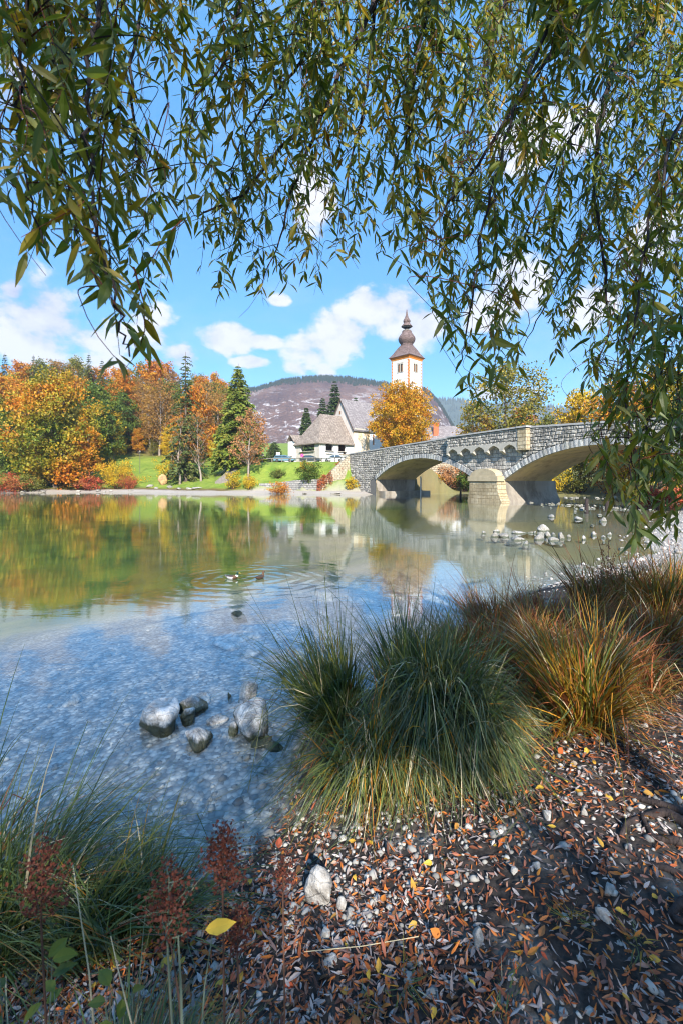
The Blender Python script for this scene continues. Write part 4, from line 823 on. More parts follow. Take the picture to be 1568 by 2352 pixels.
    for k in range(6):     # corbel feet that taper back into the wall
        s = sA+wd*k; h = .16; a, c = max(s-h*1.4, sA), min(s+h*1.4, sB)
        cb.add([pt(a, BAYW-.14, 5.34), pt(c, BAYW-.14, 5.34), pt(c, 0, 5.34), pt(a, 0, 5.34), pt(a, BAYW-.14, 5.24), pt(c, BAYW-.14, 5.24), pt(c, -.05, 4.92), pt(a, -.05, 4.92)], [(0,1,5,4), (4,5,6,7), (1,2,6,5), (3,0,4,7)])
    bay.build('refuge_wall', M['mortar'], root); cb.build('corbel_arch', M['corbel'], root)
    c2 = MB(); e = np.linspace(sA-.08, sB+.1, 9)
    for a, c in zip(e[:-1], e[1:]):
        v = [pt(s, w, z) for s in (a, c-.012) for (w, z) in ((BAYW-.2, top_z(s)+.005), (-.142, top_z(s)+.005), (-.142, top_z(s)+.165), (BAYW-.2, top_z(s)+.165))]
        c2.add(v, [(3,2,1,0), (4,5,6,7), (1,5,4,0), (2,6,5,1), (3,7,6,2), (0,4,7,3)])
    c2.build('refuge_coping', M['coping'], root)
    ax = np.array([(*BU_, 0), (*BW_, 0), (0, 0, 1)]); pl = MB()
    for i, z in enumerate(np.arange(5.25, 7.3, .42)): pl.box(pt(4.02, -.27, z+.2), (1.0+.06*(i % 2), .76+.03*(i % 2), .405), ax)
    pl.build('refuge_pillar', M['pier_stone'], root, uv=True)
    pc = MB(); pc.box(pt(4.02, -.27, 7.48), (1.25, .98, .16), ax); pc.build('pillar_cap', M['coping'], root)
    # pier: body with flared foot, band, rounded cap
    pr = MB(); bk = MB(); N0 = -1.0
    prof = [(-.9, .75), (0.0, .62), (.5, .34), (1.0, .14), (1.6, .03), (2.2, 0)]
    for (z0, f0), (z1, f1) in zip(prof[:-1], prof[1:]):
        s00, s01, s10, s11 = -2.7-f0*.5, 1.2+f0, -2.7-f1*.5, 1.2+f1
        for (w0) in (N0, BWID+.9):
            q = [pt(s00, w0, z0), pt(s01, w0, z0), pt(s11, w0, z1), pt(s10, w0, z1)]; (pr.poly(q) if w0 < 0 else bk.poly(q[::-1]))
    sd = MB()
    for (z0, f0), (z1, f1) in zip(prof[:-1], prof[1:]):
        for w0, w1, mb in ((N0, .25, pr), (.25, BWID+.9, sd)):
            mb.poly([pt(1.2+f0, w0, z0), pt(1.2+f0, w1, z0), pt(1.2+f1, w1, z1), pt(1.2+f1, w0, z1)])
            mb.poly([pt(-2.7-f0*.5, w1, z0), pt(-2.7-f0*.5, w0, z0), pt(-2.7-f1*.5, w0, z1), pt(-2.7-f1*.5, w1, z1)])
    pr.build('pier', M['pier_stone'], root, uv=True); bk.build('pier_back', M['pier_stone'], root, uv=True); sd.build('pier_side', M['pier_side'], root)
    bd = MB(); bd.box(pt(-.75, N0/2-.06, 2.42), (4.25, abs(N0)+.1, .52), ax); 
    arcp = [(-.75+1.85*math.cos(t), 2.685+.80*math.sin(t)) for t in np.linspace(math.pi, 0, 15)]
    for (a, za), (c, zc_) in zip(arcp[:-1], arcp[1:]): bd.poly([pt(a, N0-.02, 2.68), pt(c, N0-.02, 2.68), pt(c, N0-.02, zc_), pt(a, N0-.02, za)]); bd.poly([pt(a, N0-.02, za), pt(c, N0-.02, zc_), pt(c, 0, zc_+.05), pt(a, 0, za+.05)])
    bd.build('pier_cap', M['tan_cap'], root)
    # the abutment under the left arch, with its stepped footing and dark timber posts
    ab = MB(); ab.box(pt(-23.9, BWID/2, .6), (1.2, BWID-.1, 3.4), ax); ab.build('abutment', M['pier_side'], root)
    ft = MB(); ft.box(pt(-22.6, BWID/2+1.0, .1), (2.2, BWID+1.2, .9), ax); ft.build('footing', M['pier_side'], root)
    pp = MB()
    for q in np.linspace(0, 1, 6): pp.poly([pt(-23.4, -.02, 2.25*(q)), pt(-23.38+1.15*(1-q)**1.6, -.05, 2.25*q), pt(-23.38+1.15*max(0, 1-q-.2)**1.6, -.05, min(2.25, 2.25*(q+.2))), pt(-23.4, -.02, min(2.25, 2.25*(q+.2)))])
    pp.build('springer', M['pier_stone'], root, uv=True)
make_bridge()
p = P(965, 1139, 69); t = thing('water_gauge', 'thin white water gauge board under the left arch', 'gauge', (p[0], p[1], 0))
b = MB(); b.box((0, 0, .5), (.16, .05, 4.6)); b.build('board', M['white'], t); b = MB(); b.tube([(.1, .06, -.8), (.1, .06, 2.7)], .05, 6); b.build('post', M['metal'], t)

# ------------------------------------------------------------------ retaining wall, wing wall, creeper
def wall_line(name, pts, tops, th, m, label, cat='wall', cop=None):
    root = thing(name, label, cat, (pts[0][0], pts[0][1], 0)); o = np.array((pts[0][0], pts[0][1], 0)); b = MB(); c = MB()
    for (p, q, z0, z1) in zip(pts[:-1], pts[1:], tops[:-1], tops[1:]):
        p, q = np.array(p, float), np.array(q, float); n = np.array((-(q-p)[1], (q-p)[0])); n /= np.linalg.norm(n); k = 6
        for i in range(k):
            a, e = p+(q-p)*i/k, p+(q-p)*(i+1)/k; za, ze = z0+(z1-z0)*i/k, z0+(z1-z0)*(i+1)/k
            A, E = a+n*th, e+n*th; v = [(*a, -.5), (*e, -.5), (*E, -.5), (*A, -.5), (*a, za), (*e, ze), (*E, ze), (*A, za)]
            b.add(np.array(v)-o, [(0,1,5,4), (4,5,6,7), (2,3,7,6)] + ([(3,0,4,7)] if i == 0 else []) + ([(1,2,6,5)] if i == k-1 else []))
            if cop is not None:
                a2, e2 = a-n*.06, e-n*.06; A2, E2 = A+n*.06, E+n*.06; zz = .004
                v = [(*a2, za+zz), (*e2, ze+zz), (*E2, ze+zz), (*A2, za+zz), (*a2, za+.12), (*e2, ze+.12), (*E2, ze+.12), (*A2, za+.12)]
                c.add(np.array(v)-o, [(0,1,5,4), (4,5,6,7), (2,3,7,6), (3,0,4,7), (1,2,6,5)])
    b.build('masonry', m, root, uv=True)
    if cop is not None: c.build('coping', cop, root)
    return root
wall_line('retaining_wall', [(-13.9, 77.3), (-11, 77.2), (-8, 76.2), (-5, 74.9), (-3.2, 74.3)], [1.6, 1.75, 2.15, 2.3, 2.35], .6, M['wall_stone'], 'low grey stone retaining wall under the green bush on the far bank')
wall_line('wing_wall', [(-3.15, 74.2), (-1.7, 74.25), (-.2, 74.9), (1.35, 75.75)], [2.5, 3.6, 5.0, 6.3], .6, M['warm_wall'], 'warm stone wing wall rising to the left end of the bridge')
wall_line('river_wall', [(9.5, 77.5), (15, 80), (22, 82.5), (30, 86)], [5.2, 5.2, 5.2, 5.2], .6, M['warm_wall'], 'sunlit stone wall seen through the left arch', cop=M['coping'])
g = np.random.default_rng(5); cr = thing('creeper', 'red creeper hanging down the stone wall left of the bridge end', 'creeper', (-3, 74, 0)); b = MB(); lb = MB(); pos = []
for i in range(36):
    x = g.uniform(-3.9, -1.6); z = 2.3+(x+3.2)*.7+g.uniform(0, .5); y0 = 74.1; q = np.linspace(0, 1, 7); l = g.uniform(.9, 2.4)
    pts = np.stack([x+np.cumsum(g.normal(0, .06, 7)), np.full(7, y0-.08)-g.uniform(0, .15)+.3*np.maximum(0, q*0), z-l*q], 1)-np.array((-3, 74, 0)); b.tube(pts, .012, 3, cap=False)
    for k in range(26): pos.append(pts[g.integers(0, 7)]+g.normal(0, .09, 3))
pos = np.array(pos); pos[:, 1] = np.minimum(pos[:, 1], .05); n = len(pos); d = rnd_dirs(g, n); v, f = quads_leaves(pos, d, unit(np.cross(d, rnd_dirs(g, n))), g.uniform(.12, .24, n), g.uniform(.1, .16, n)); lb.add(v, f)
b.build('stems', M['stem'], cr); lb.build('foliage', M['red'], cr)

# ------------------------------------------------------------------ the church
CE = np.array((.77, .64)); CE /= np.linalg.norm(CE); CG = np.array((-CE[1], CE[0])); CO = np.array((2.8, 107.5)); GZ = 6.2
def slab(b, pts, t, m=0):
    p = np.array(pts, float); q = p-np.array((0, 0, t)); n = len(p); b.add(np.concatenate([p, q]), [list(range(n))], m); b.add(np.concatenate([p, q]), [list(range(2*n-1, n-1, -1))], m)
    b.add(np.concatenate([p, q]), [(i, n+i, n+(i+1) % n, (i+1) % n) for i in range(n)], m)
def wall_open(b, o, ux, ln, z0, z1, th, openings, nrm):
    """a wall of thickness th (towards nrm) from o along ux, pierced by openings (a, b, zlo, zhi)"""
    ux = np.array((*ux, 0.)); nr = np.array((*nrm, 0.)); ax = np.array([ux, nr, (0, 0, 1)]); xs = sorted({0, ln, *[q for w in openings for q in w[:2]]})
    for a, c in zip(xs[:-1], xs[1:]):
        segs = [(z0, z1)]
        for (p, q, lo, hi) in openings:
            if p <= a and q >= c: segs = [s for (l, h) in segs for s in ((l, min(h, lo)), (max(l, hi), h)) if s[1]-s[0] > .01]
        for l, h in segs: b.box(np.array(o)+ux*(a+c)/2+nr*th/2+np.array((0, 0, (l+h)/2)), (c-a, th, h-l), ax)
def make_church():
    root = thing('church', 'white church with shingled roofs and an onion spire tower', 'church', (*CO, GZ)); off = np.array((*CO, GZ))
    cp = lambda e, g_, z: np.array((*(CO+CE*e+CG*g_), z))-off
    b0 = 4.0
    # nave
    L = 14.0; Wd = 9.0; ez, rz = 14.4, 21.7
    b = MB(); b.poly([cp(0, Wd, b0), cp(0, 0, b0), cp(0, 0, ez), cp(0, Wd/2, rz), cp(0, Wd, ez)]); b.build('gable_wall', M['old_plaster'], root)
    b = MB(); b.poly([cp(0, 0, b0), cp(5.2, 0, b0), cp(5.2, 0, ez), cp(0, 0, ez)]); b.build('fresco_wall', M['fresco'], root)
    b = MB(); b.poly([cp(5.2, 0, b0), cp(L, 0, b0), cp(L, 0, ez), cp(5.2, 0, ez)]); b.poly([cp(L, 0, b0), cp(L, Wd, b0), cp(L, Wd, ez), cp(L, Wd/2, rz), cp(L, 0, ez)]); b.poly([cp(L, Wd, b0), cp(0, Wd, b0), cp(0, Wd, ez), cp(L, Wd, ez)]); b.build('nave_wall', M['plaster'], root)
    b = MB(); k = (rz-ez)/(Wd/2); o = .45; zz = ez-k*o+.25
    slab(b, [cp(-.35, -o, zz), cp(L+.3, -o, zz), cp(L+.3, Wd/2, rz+.25), cp(-.35, Wd/2, rz+.25)], .22); slab(b, [cp(-.35, Wd/2, rz+.25), cp(L+.3, Wd/2, rz+.25), cp(L+.3, Wd+o, zz), cp(-.35, Wd+o, zz)], .22)
    b.build('nave_roof', M['grey_shingle'], root, uv=True)
    b = MB(); ax = np.array([(*CE, 0), (*CG, 0), (0, 0, 1)])
    for g0, g1 in ((-o, Wd/2), (Wd+o, Wd/2)):          # dark barge boards on the gable
        b.add([cp(-.40, g0, zz-.28), cp(-.40, g1, rz-.06), cp(-.40, g1, rz+.28), cp(-.40, g0, zz+.03), cp(-.34, g0, zz-.28), cp(-.34, g1, rz-.06), cp(-.34, g1, rz+.28), cp(-.34, g0, zz+.03)], [(0,1,2,3), (7,6,5,4), (0,4,5,1), (3,2,6,7)])
    b.build('barge_board', M['dark_wood'], root)
    b = MB(); b.box(cp(L/2, -.18, ez-.12), (L, .36, .30), ax); b.build('cornice', M['corbel'], root)
    w = MB(); w.box(cp(6.5, -.01, 12.0), (.42, .06, 2.5), ax); o_ = w.build('window', M['quoin'], root); w = MB(); w.box(cp(6.5, -.03, 12.0), (.2, .06, 2.2), ax); w.build('pane', M['dark'], o_)
    w = MB(); w.box(cp(9.3, -.02, 9.3), (1.0, .08, 1.7), ax); w.build('shutter', M['brown_wood'], root)
    w = MB(); w.box(cp(-.03, 4.9, 18.6), (.06, .5, .75), ax); w.build('gable_opening', M['brown_wood'], root)
    # chancel
    b = MB(); c0, c1 = L+.05, L+7
    for q in ([(c0, 1), (c1, 1)], [(c1, 1), (c1, 8)], [(c1, 8), (c0, 8)]): b.poly([cp(*q[0], b0), cp(*q[1], b0), cp(*q[1], 13), cp(*q[0], 13)])
    b.build('chancel_wall', M['plaster'], root)
    b = MB(); slab(b, [cp(c0, .6, 12.9), cp(c1+.3, .6, 12.9), cp(c1-2, 4.5, 18.4), cp(c0, 4.5, 18.4)], .2); slab(b, [cp(c0, 4.5, 18.4), cp(c1-2, 4.5, 18.4), cp(c1+.3, 8.4, 12.9), cp(c0, 8.4, 12.9)], .2); slab(b, [cp(c1+.3, .6, 12.9), cp(c1+.3, 8.4, 12.9), cp(c1-2, 4.5, 18.4)], .2); b.build('chancel_roof', M['grey_shingle'], root, uv=True)
    # porch with its hipped roof
    b = MB(); pz = 10.55; PL = 10.0; base = np.array((0, 0, -GZ))
    wall_open(b, cp(-PL, 9, 0)-0*base+0, -CG, 9, b0, pz, .5, [(1.7, 7.2, 8.75, 10.3)], CE)
    b.build('porch_end_wall', M['old_plaster'], root)
    b = MB(); wall_open(b, cp(-PL+.5, 0, 0), CE, PL-.5, b0, pz, .5, [(1.3, 3.5, 8.75, 10.3), (5.0, 7.2, 8.75, 10.3), (6.3, 7.2, 7.0, 8.75)], CG)
    wall_open(b, cp(-PL+.5, 9, 0), CE, PL-.5, b0, pz, .5, [(.8, 6.5, 8.75, 10.3)], -CG); b.build('porch_side_wall', M['plaster'], root)
    b = MB(); b.box(cp(-PL/2+.25, 4.5, 7.0), (PL-1, 8, .1), ax); b.box(cp(-.25, 4.5, 8.8), (.1, 7.9, 3.4), ax); b.build('porch_inside', M['brown_wood'], root)
    b = MB()
    for e0, e1, g_ in ((-8.3, -6.1, -.05), (-4.7, -2.5, -.05)): b.box(cp((e0+e1)/2, g_, 8.69), (e1-e0+.3, .62, .12), ax)
    b.box(cp(-PL-.05, 4.55, 8.69), (.66, 5.9, .12), ax); b.build('sill', M['corbel'], root)
    b = MB(); eo = .55; E0, E1, G0, G1 = -PL-eo, -.05, -eo, 9+eo; ez2 = 10.45; A, B2 = cp(-6.3, 4.5, 17.7), cp(E1, 4.5, 17.7)
    slab(b, [cp(E0, G0, ez2), cp(E1, G0, ez2), B2, A], .2); slab(b, [cp(E1, G1, ez2), cp(E0, G1, ez2), A, B2], .2); slab(b, [cp(E0, G1, ez2), cp(E0, G0, ez2), A], .2)
    b.build('porch_roof', M['shingle'], root, uv=True)
    # low walled yard with a tiled coping, and the little annex behind
    b = MB(); b.box(cp(-4.6, -1.9, 6.3), (9.4, .35, 3.0), ax); b.build('yard_wall', M['plaster'], root); b = MB(); b.box(cp(-4.6, -1.9, 7.93), (9.8, .8, .16), ax @ np.eye(3)); b.build('yard_wall_coping', M['shingle'], root, uv=True)
    b = MB(); b.box(cp(-9.2, 10.6, 7.6), (2.6, 2.6, 7.6), ax); b.box(cp(-10.4, 12.8, 5.9), (.4, 5.6, 3.6), ax); b.build('annex_wall', M['plaster'], root)
    b = MB(); slab(b, [cp(-10.8, 9.0, 11.3), cp(-7.6, 9.0, 11.3), cp(-7.6, 10.6, 13.0), cp(-10.8, 10.6, 13.0)], .15); slab(b, [cp(-10.8, 10.6, 13.0), cp(-7.6, 10.6, 13.0), cp(-7.6, 12.2, 11.3), cp(-10.8, 12.2, 11.3)], .15)
    b.build('annex_roof', M['shingle'], root, uv=True); b = MB(); slab(b, [cp(-11, 9.9, 7.8), cp(-9.9, 9.9, 7.8), cp(-9.9, 15.8, 7.8), cp(-11, 15.8, 7.8)], .15); b.build('annex_wall_coping', M['shingle'], root, uv=True)
    # tower
    TE = np.array((.714, .70)); TG = np.array((-.70, .714)); TC = np.array((17.7, 120.0)); W = 5.85
    tp = lambda e, g_, z: np.array((*(TC+TE*e+TG*g_), z))-off
    tax = np.array([(*TE, 0), (*TG, 0), (0, 0, 1)]); tz = 35.0
    b = MB(); b.box(tp(W/2, W/2, (tz+3)/2), (W, W, tz-3), tax); b.build('tower_wall', M['plaster'], root)
    for (ce, cg) in ((0, 0), (W, 0), (0, W)):
        b = MB(); r = MB(); i = 0
        for z in np.arange(18.0, 34.3, .42):
            big = i % 2; i += 1
            for ax_, mb in ((0, b if (i//1) % 3 else r), (1, b if i % 3 != 1 else r)):
                l = .50 if (big ^ ax_) else .26
                if ax_ == 0: mb.box(tp(ce+(l/2 if ce == 0 else -l/2), (-.012 if cg == 0 else W+.012), z), (l, .03, .38), tax)
                else: mb.box(tp((-.012 if ce == 0 else W+.012), cg+(l/2 if cg == 0 else -l/2), z), (.03, l, .38), tax)
        b.build('quoin', M['quoin'], root); r.build('quoin', M['quoin_red'], root)
    b = MB(); b.box(tp(W/2, W/2, 29.1), (W+.07, W+.07, .16), tax); b.build('string_course', M['band'], root)
    b = MB()
    prof = [(0.02, 34.35), (.10, 34.5), (.10, 34.7), (.22, 34.85), (.48, 35.18)]
    for (a, za), (c, zc_) in zip(prof[:-1], prof[1:]):
        A = [tp(-a, -a, za), tp(W+a, -a, za), tp(W+a, W+a, za), tp(-a, W+a, za)]; D = [tp(-c, -c, zc_), tp(W+c, -c, zc_), tp(W+c, W+c, zc_), tp(-c, W+c, zc_)]
        for k in range(4): b.poly([A[k], A[(k+1) % 4], D[(k+1) % 4], D[k]])
    b.build('tower_cornice', M['quoin'], root)
    b = MB()
    for k in range(11):
        b.box(tp(.35+k*.515, -.03, 34.26), (.24, .06, .16), tax); b.box(tp(-.03, .35+k*.515, 34.26), (.06, .24, .16), tax)
    b.build('dentil', M['band'], root)
    def belfry(face):
        f = lambda u, dpt, z: (tp(u, -dpt, z) if face == 'e' else tp(-dpt, u, z)); sz = lambda a, d, h: ((a, d, h) if face == 'e' else (d, a, h)); c = W/2-.1
        fr = MB(); fr.box(f(c, .03, 33.55), sz(2.25, .16, .14), tax); fr.box(f(c, .03, 31.0), sz(2.25, .18, .14), tax)
        for s in (-.92, 0, .92): fr.box(f(c+s, .02, 32.28), sz(.26 if s else .16, .12, 2.45), tax)
        fr.box(f(c, .02, 33.36), sz(1.85, .11, .26), tax)
        for s in (-.46, .46):       # arched heads
            pts = [(math.cos(t)*.33, math.sin(t)*.33) for t in np.linspace(0, math.pi, 9)]
            for (a, za), (d, zd) in zip(pts[:-1], pts[1:]): fr.poly([f(c+s+a, .085, 32.9+za), f(c+s+d, .085, 32.9+zd), f(c+s+d, .085, 33.3), f(c+s+a, .085, 33.3)])
        o2 = fr.build('belfry_window', M['corbel'], root); d = MB(); d.box(f(c, .005, 32.25), sz(1.7, .03, 2.3), tax); d.build('opening', M['dark'], o2)  # near-black slab on the closed wall stands in for the opening's shade
        d = MB()
        for s in (-.46, .46): d.box(f(c+s-.12, .03, 32.0), sz(.28, .03, 1.75), tax)
        d.build('louvre', M['brown_wood'], o2)
    belfry('e'); belfry('g')
    # spire
    ctr = tp(W/2, W/2, 0); b = MB(); an = np.linspace(0, 2*np.pi, 32, endpoint=False); tang = math.atan2(TE[1], TE[0])
    def loft(mb, prof):
        V = []
        for r, z, k in prof:
            ca, sa = np.cos(an), np.sin(an); sq = 1/np.maximum(np.abs(ca), np.abs(sa)); rad = r*(k*sq+(1-k)*1.0)
            V.append(np.stack([ctr[0]+rad*np.cos(an+tang), ctr[1]+rad*np.sin(an+tang), np.full(32, z-GZ)], 1))
        n = len(prof); i, j = np.meshgrid(np.arange(n-1), np.arange(32), indexing='ij'); i = i.ravel(); j = j.ravel(); k2 = (j+1) % 32
        mb.add(np.concatenate(V), np.stack([i*32+j, i*32+k2, (i+1)*32+k2, (i+1)*32+j], 1))
    loft(b, [(3.3, 35.1, 1), (3.55, 35.22, 1), (3.54, 35.30, 1), (2.98, 35.95, 1), (2.65, 36.5, .97), (2.32, 37.3, .8), (2.0, 38.0, .6), (1.75, 38.5, .4), (1.78, 38.62, 0), (1.78, 38.75, 0)])
    loft(b, [(1.55, 38.75, 0), (1.62, 39.1, 0), (1.95, 39.5, 0), (2.22, 39.95, 0), (2.34, 40.5, 0), (2.22, 41.0, 0), (1.9, 41.5, 0), (1.5, 42.0, 0), (1.28, 42.4, 0), (1.32, 42.45, 0), (1.32, 42.58, 0), (.7, 42.6, 0)])
    b.build('spire', M['spire'], root, uv=True)
    l = MB(); loft(l, [(.62, 42.5, 0), (.62, 44.0, 0)]); l.build('lantern_inner_shade', M['dark'], root)  # dark cylinder stands in for the shade inside the open lantern
    l = MB()
    for q in range(8):
        a = q*math.pi/4+.2; l.box(ctr+np.array((1.0*math.cos(a), 1.0*math.sin(a), 43.2-GZ)), (.3, .22, 1.3), np.array([(math.cos(a), math.sin(a), 0), (-math.sin(a), math.cos(a), 0), (0, 0, 1)]))
    loft(l, [(1.13, 42.55, 0), (1.13, 42.85, 0)]); loft(l, [(1.13, 43.65, 0), (1.15, 43.95, 0)]); l.build('lantern', M['grey_wood'], root)
    l = MB(); loft(l, [(1.0, 43.9, 0), (1.52, 43.92, 0), (1.5, 44.02, 0), (1.2, 44.35, 0), (.9, 44.75, 0), (.82, 44.95, 0), (.98, 45.3, 0), (.97, 45.55, 0), (.78, 45.95, 0), (.48, 46.45, 0), (.3, 47.1, 0), (.2, 47.7, 0), (.1, 48.6, 0)]); l.build('spire_top', M['spire'], root, uv=True)
    l = MB(); l.lathe([(.02, -.3), (.2, -.22), (.29, 0), (.2, .22), (.02, .3)], ctr+np.array((0, 0, 48.85-GZ)), 12); l.tube([ctr+np.array((0, 0, 49-GZ)), ctr+np.array((0, 0, 51.9-GZ))], .05, 5); l.box(ctr+np.array((0, 0, 51.2-GZ)), (.7, .07, .08), tax); l.build('finial', M['metal'], root)
make_church()

# ------------------------------------------------------------------ the house right of the church
def make_house():
    d = 128; c = P(1018, 1000, d); gz = 6; root = thing('house', 'white house with grey roof and red chimney behind the bridge', 'house', (c[0], d, gz)); a = R(-18); ax = np.array([(math.cos(a), math.sin(a), 0), (-math.sin(a), math.cos(a), 0), (0, 0, 1)])
    q = lambda x, y, z: x*ax[0]+y*ax[1]+np.array((0, 0, z-gz)); ez, rz = 12.6, 17.2; L = 4.8
    b = MB(); b.box(q(0, 0, 8.5), (2*L, 8, 8.2), ax); b.build('wall', M['plaster'], root)
    b = MB(); b.poly([q(L, -4, ez), q(L, 4, ez), q(L, 1.6, 15.8), q(L, -1.6, 15.8)]); b.build('gable', M['quoin'], root)
    b = MB(); slab(b, [q(-L-.5, -4.6, ez-.6), q(L+.5, -4.6, ez-.6), q(L+.5, -1.5, rz-1.4), q(L-1.6, 0, rz), q(-L-.5, 0, rz)], .2); slab(b, [q(-L-.5, 0, rz), q(L-1.6, 0, rz), q(L+.5, 1.5, rz-1.4), q(L+.5, 4.6, ez-.6), q(-L-.5, 4.6, ez-.6)], .2); slab(b, [q(L-1.6, 0, rz), q(L+.5, -1.5, rz-1.4), q(L+.5, 1.5, rz-1.4)], .2); r = b.build('roof', M['grey_shingle'], root, uv=True)
    b = MB(); b.box(q(-1.9, -2.0, 16.1), (1.3, 1.1, 3.4), ax); b.box(q(-1.9, -2.0, 17.85), (1.5, 1.3, .18), ax); b.build('chimney', M['brick_red'], r)
    b = MB()
    for x in (-3, -.8): b.box(q(x, -4.02, 10.3), (.9, .06, 1.3), ax)
    b.build('window', M['dark'], root)
make_house()

# ------------------------------------------------------------------ timber rail, signs, cars, steps
def ground_pt(x, y): return np.array((x, y, H(x, y)))
def make_rail():
    line = [(-19.5, 90.5), (-15.5, 89.5), (-11.5, 88.2), (-8, 87), (-5, 85.2), (-2.2, 82.6), (-.1, 79.4), (1.2, 76.6)]; o = ground_pt(*line[0]); root = thing('guard_rail', 'timber guard rail along the road by the parked cars', 'rail', o); rail = MB(); pts = []
    for (a, c) in zip(line[:-1], line[1:]):
        for q in (0, .5): pts.append(ground_pt(a[0]*(1-q)+c[0]*q, a[1]*(1-q)+c[1]*q))
    pts.append(ground_pt(*line[-1]))
    for a, c in zip(pts[:-1], pts[1:]): rail.tube([a+(0, 0, .72)-o, c+(0, 0, .72)-o], .11, 6)
    rail.build('rail_beam', M['grey_wood'], root)
    for p in pts: b = MB(); b.box(p-o+(0, .06, .3), (.16, .16, .95)); b.build('post', M['grey_wood'], root)
make_rail()
def make_sign(px, py, d, kind, label):
    p = P(px, py, d); gz = H(p[0], d); t = thing('road_sign', label, 'sign', (p[0], d, gz)); h = p[2]-gz; b = MB(); b.tube([(0, .05, -.3), (0, .05, h+.2)], .035, 6); b.build('pole', M['metal'], t)
    if kind == 'sq': b = MB(); b.box((0, 0, h), (.75, .04, .75)); b.build('panel', M['white'], t)
    else:
        a = np.linspace(0, 2*np.pi, 20, endpoint=False)
        for r, y, m, nm in ((.36, -.02, 'sign_red', 'rim'), (.27, -.035, 'sign_pink', 'face')):
            b = MB(); v = np.concatenate([np.stack([np.cos(a)*r, np.full(20, y), np.sin(a)*r+h], 1), np.stack([np.cos(a)*r, np.full(20, y+.02), np.sin(a)*r+h], 1)]); b.add(v, [list(range(20))]); b.add(v, [(i, 20+i, 20+(i+1) % 20, (i+1) % 20) for i in range(20)]); b.build(nm, M[m], t)
        b = MB(); k = .7071
        for s in (1, -1): b.box((0, -.045, h), (.60, .012, .075), np.array([(k, 0, s*k), (0, 1, 0), (-s*k, 0, k)]))
        b.build('cross_bar', M['sign_red'], t)
make_sign(639, 1043, 95, 'sq', 'white square sign on a pole left of the blue car'); make_sign(694, 1046, 94, 'round', 'round red no stopping sign between the blue and the dark car')
def make_car(px, d, m, rz, label, estate=False):
    x = (px-784)/F*d; gz = H(x, d); t = thing('parked_car', label, 'car', (x, d, gz), rz); Wd = .86
    low = [(-2.15, .32), (2.1, .32), (2.2, .5), (2.15, .72), (1.25, .90), (-1.75 if not estate else -2.1, .94), (-2.2, .86), (-2.25, .55)]
    b = MB()
    def prism(mb, prof, w0, w1, m_=0, top=None):
        n = len(prof); v = [(a, -w0, z) for a, z in prof]+[(a, w0, z) for a, z in prof]
        mb.add(v, [list(range(n))[::1]], m_); mb.add(v, [list(range(2*n-1, n-1, -1))], m_); mb.add(v, [(i, n+i, n+(i+1) % n, (i+1) % n) for i in range(n)], m_)
    prism(b, low, Wd, Wd); b.build('body', M[m], t)
    rear = [(-1.7, .93), (-1.15, 1.36)] if not estate else [(-2.05, .93), (-1.85, 1.36)]
    cab = [(1.2, .88), rear[0], rear[1], (.25, 1.38)]; 
    def cabin(mb, sx, zt, wl, wt):
        v = [(cab[0][0]*sx, -wl, .885), (cab[1][0]*sx, -wl, .925), (cab[2][0], -wt, zt), (cab[3][0], -wt, zt), (cab[0][0]*sx, wl, .885), (cab[1][0]*sx, wl, .925), (cab[2][0], wt, zt), (cab[3][0], wt, zt)]
        mb.add(v, [(0,1,2,3)[::-1], (4,5,6,7), (0,3,7,4), (1,5,6,2), (3,2,6,7)])
    b = MB(); cabin(b, 1, 1.38, .80, .64); b.build('window', M['glass'], t)
    b = MB(); v = [(cab[2][0]-.05, -.66, 1.36), (cab[3][0]+.08, -.66, 1.36), (cab[3][0]+.08, .66, 1.36), (cab[2][0]-.05, .66, 1.36), (cab[2][0]+.1, -.58, 1.45), (cab[3][0]-.1, -.58, 1.45), (cab[3][0]-.1, .58, 1.45), (cab[2][0]+.1, .58, 1.45)]
    b.add(v, [(0,1,5,4), (1,2,6,5), (2,3,7,6), (3,0,4,7), (4,5,6,7)])
    for s in (-1, 1):
        for xa, xb in ((1.2, .25), (-.35, -.35), (rear[0][0], rear[1][0])): b.tube([(xa, s*.81, .9), (xb, s*.65, 1.38)], .045, 4)
    b.build('roof', M[m], t)
    for wx in (1.35, -1.4):
        for s in (-1, 1):
            b = MB(); a = np.linspace(0, 2*np.pi, 16, endpoint=False); v = np.concatenate([np.stack([wx+np.cos(a)*.32, np.full(16, s*y), .31+np.sin(a)*.32], 1) for y in (.68, .885)]); b.add(v, [list(range(16))]); b.add(v, [list(range(31, 15, -1))]); b.add(v, [(i, 16+i, 16+(i+1) % 16, (i+1) % 16) for i in range(16)]); wh = b.build('wheel', M['tyre'], t)
            b = MB(); v = np.stack([wx+np.cos(a)*.2, np.full(16, s*.895), .31+np.sin(a)*.2], 1); b.add(v, [list(range(16))]); b.build('rim', M['metal'], wh)
    for s in (-.6, .6): b = MB(); b.box((2.17, s, .66), (.09, .36, .14)); b.build('headlight', M['white'], t)
make_car(655, 94, 'car_blue', R(-14), 'blue grey estate car parked behind the rail, leftmost of the parked cars', True); make_car(714, 95, 'car_dark', R(-12), 'dark car parked before the church porch'); make_car(768, 93, 'car_white', R(164), 'silver white car parked behind the rail next to the bridge end'); make_car(905, 99, 'car_dark', R(20), 'dark car whose roof shows above the bridge parapet under the lime tree')
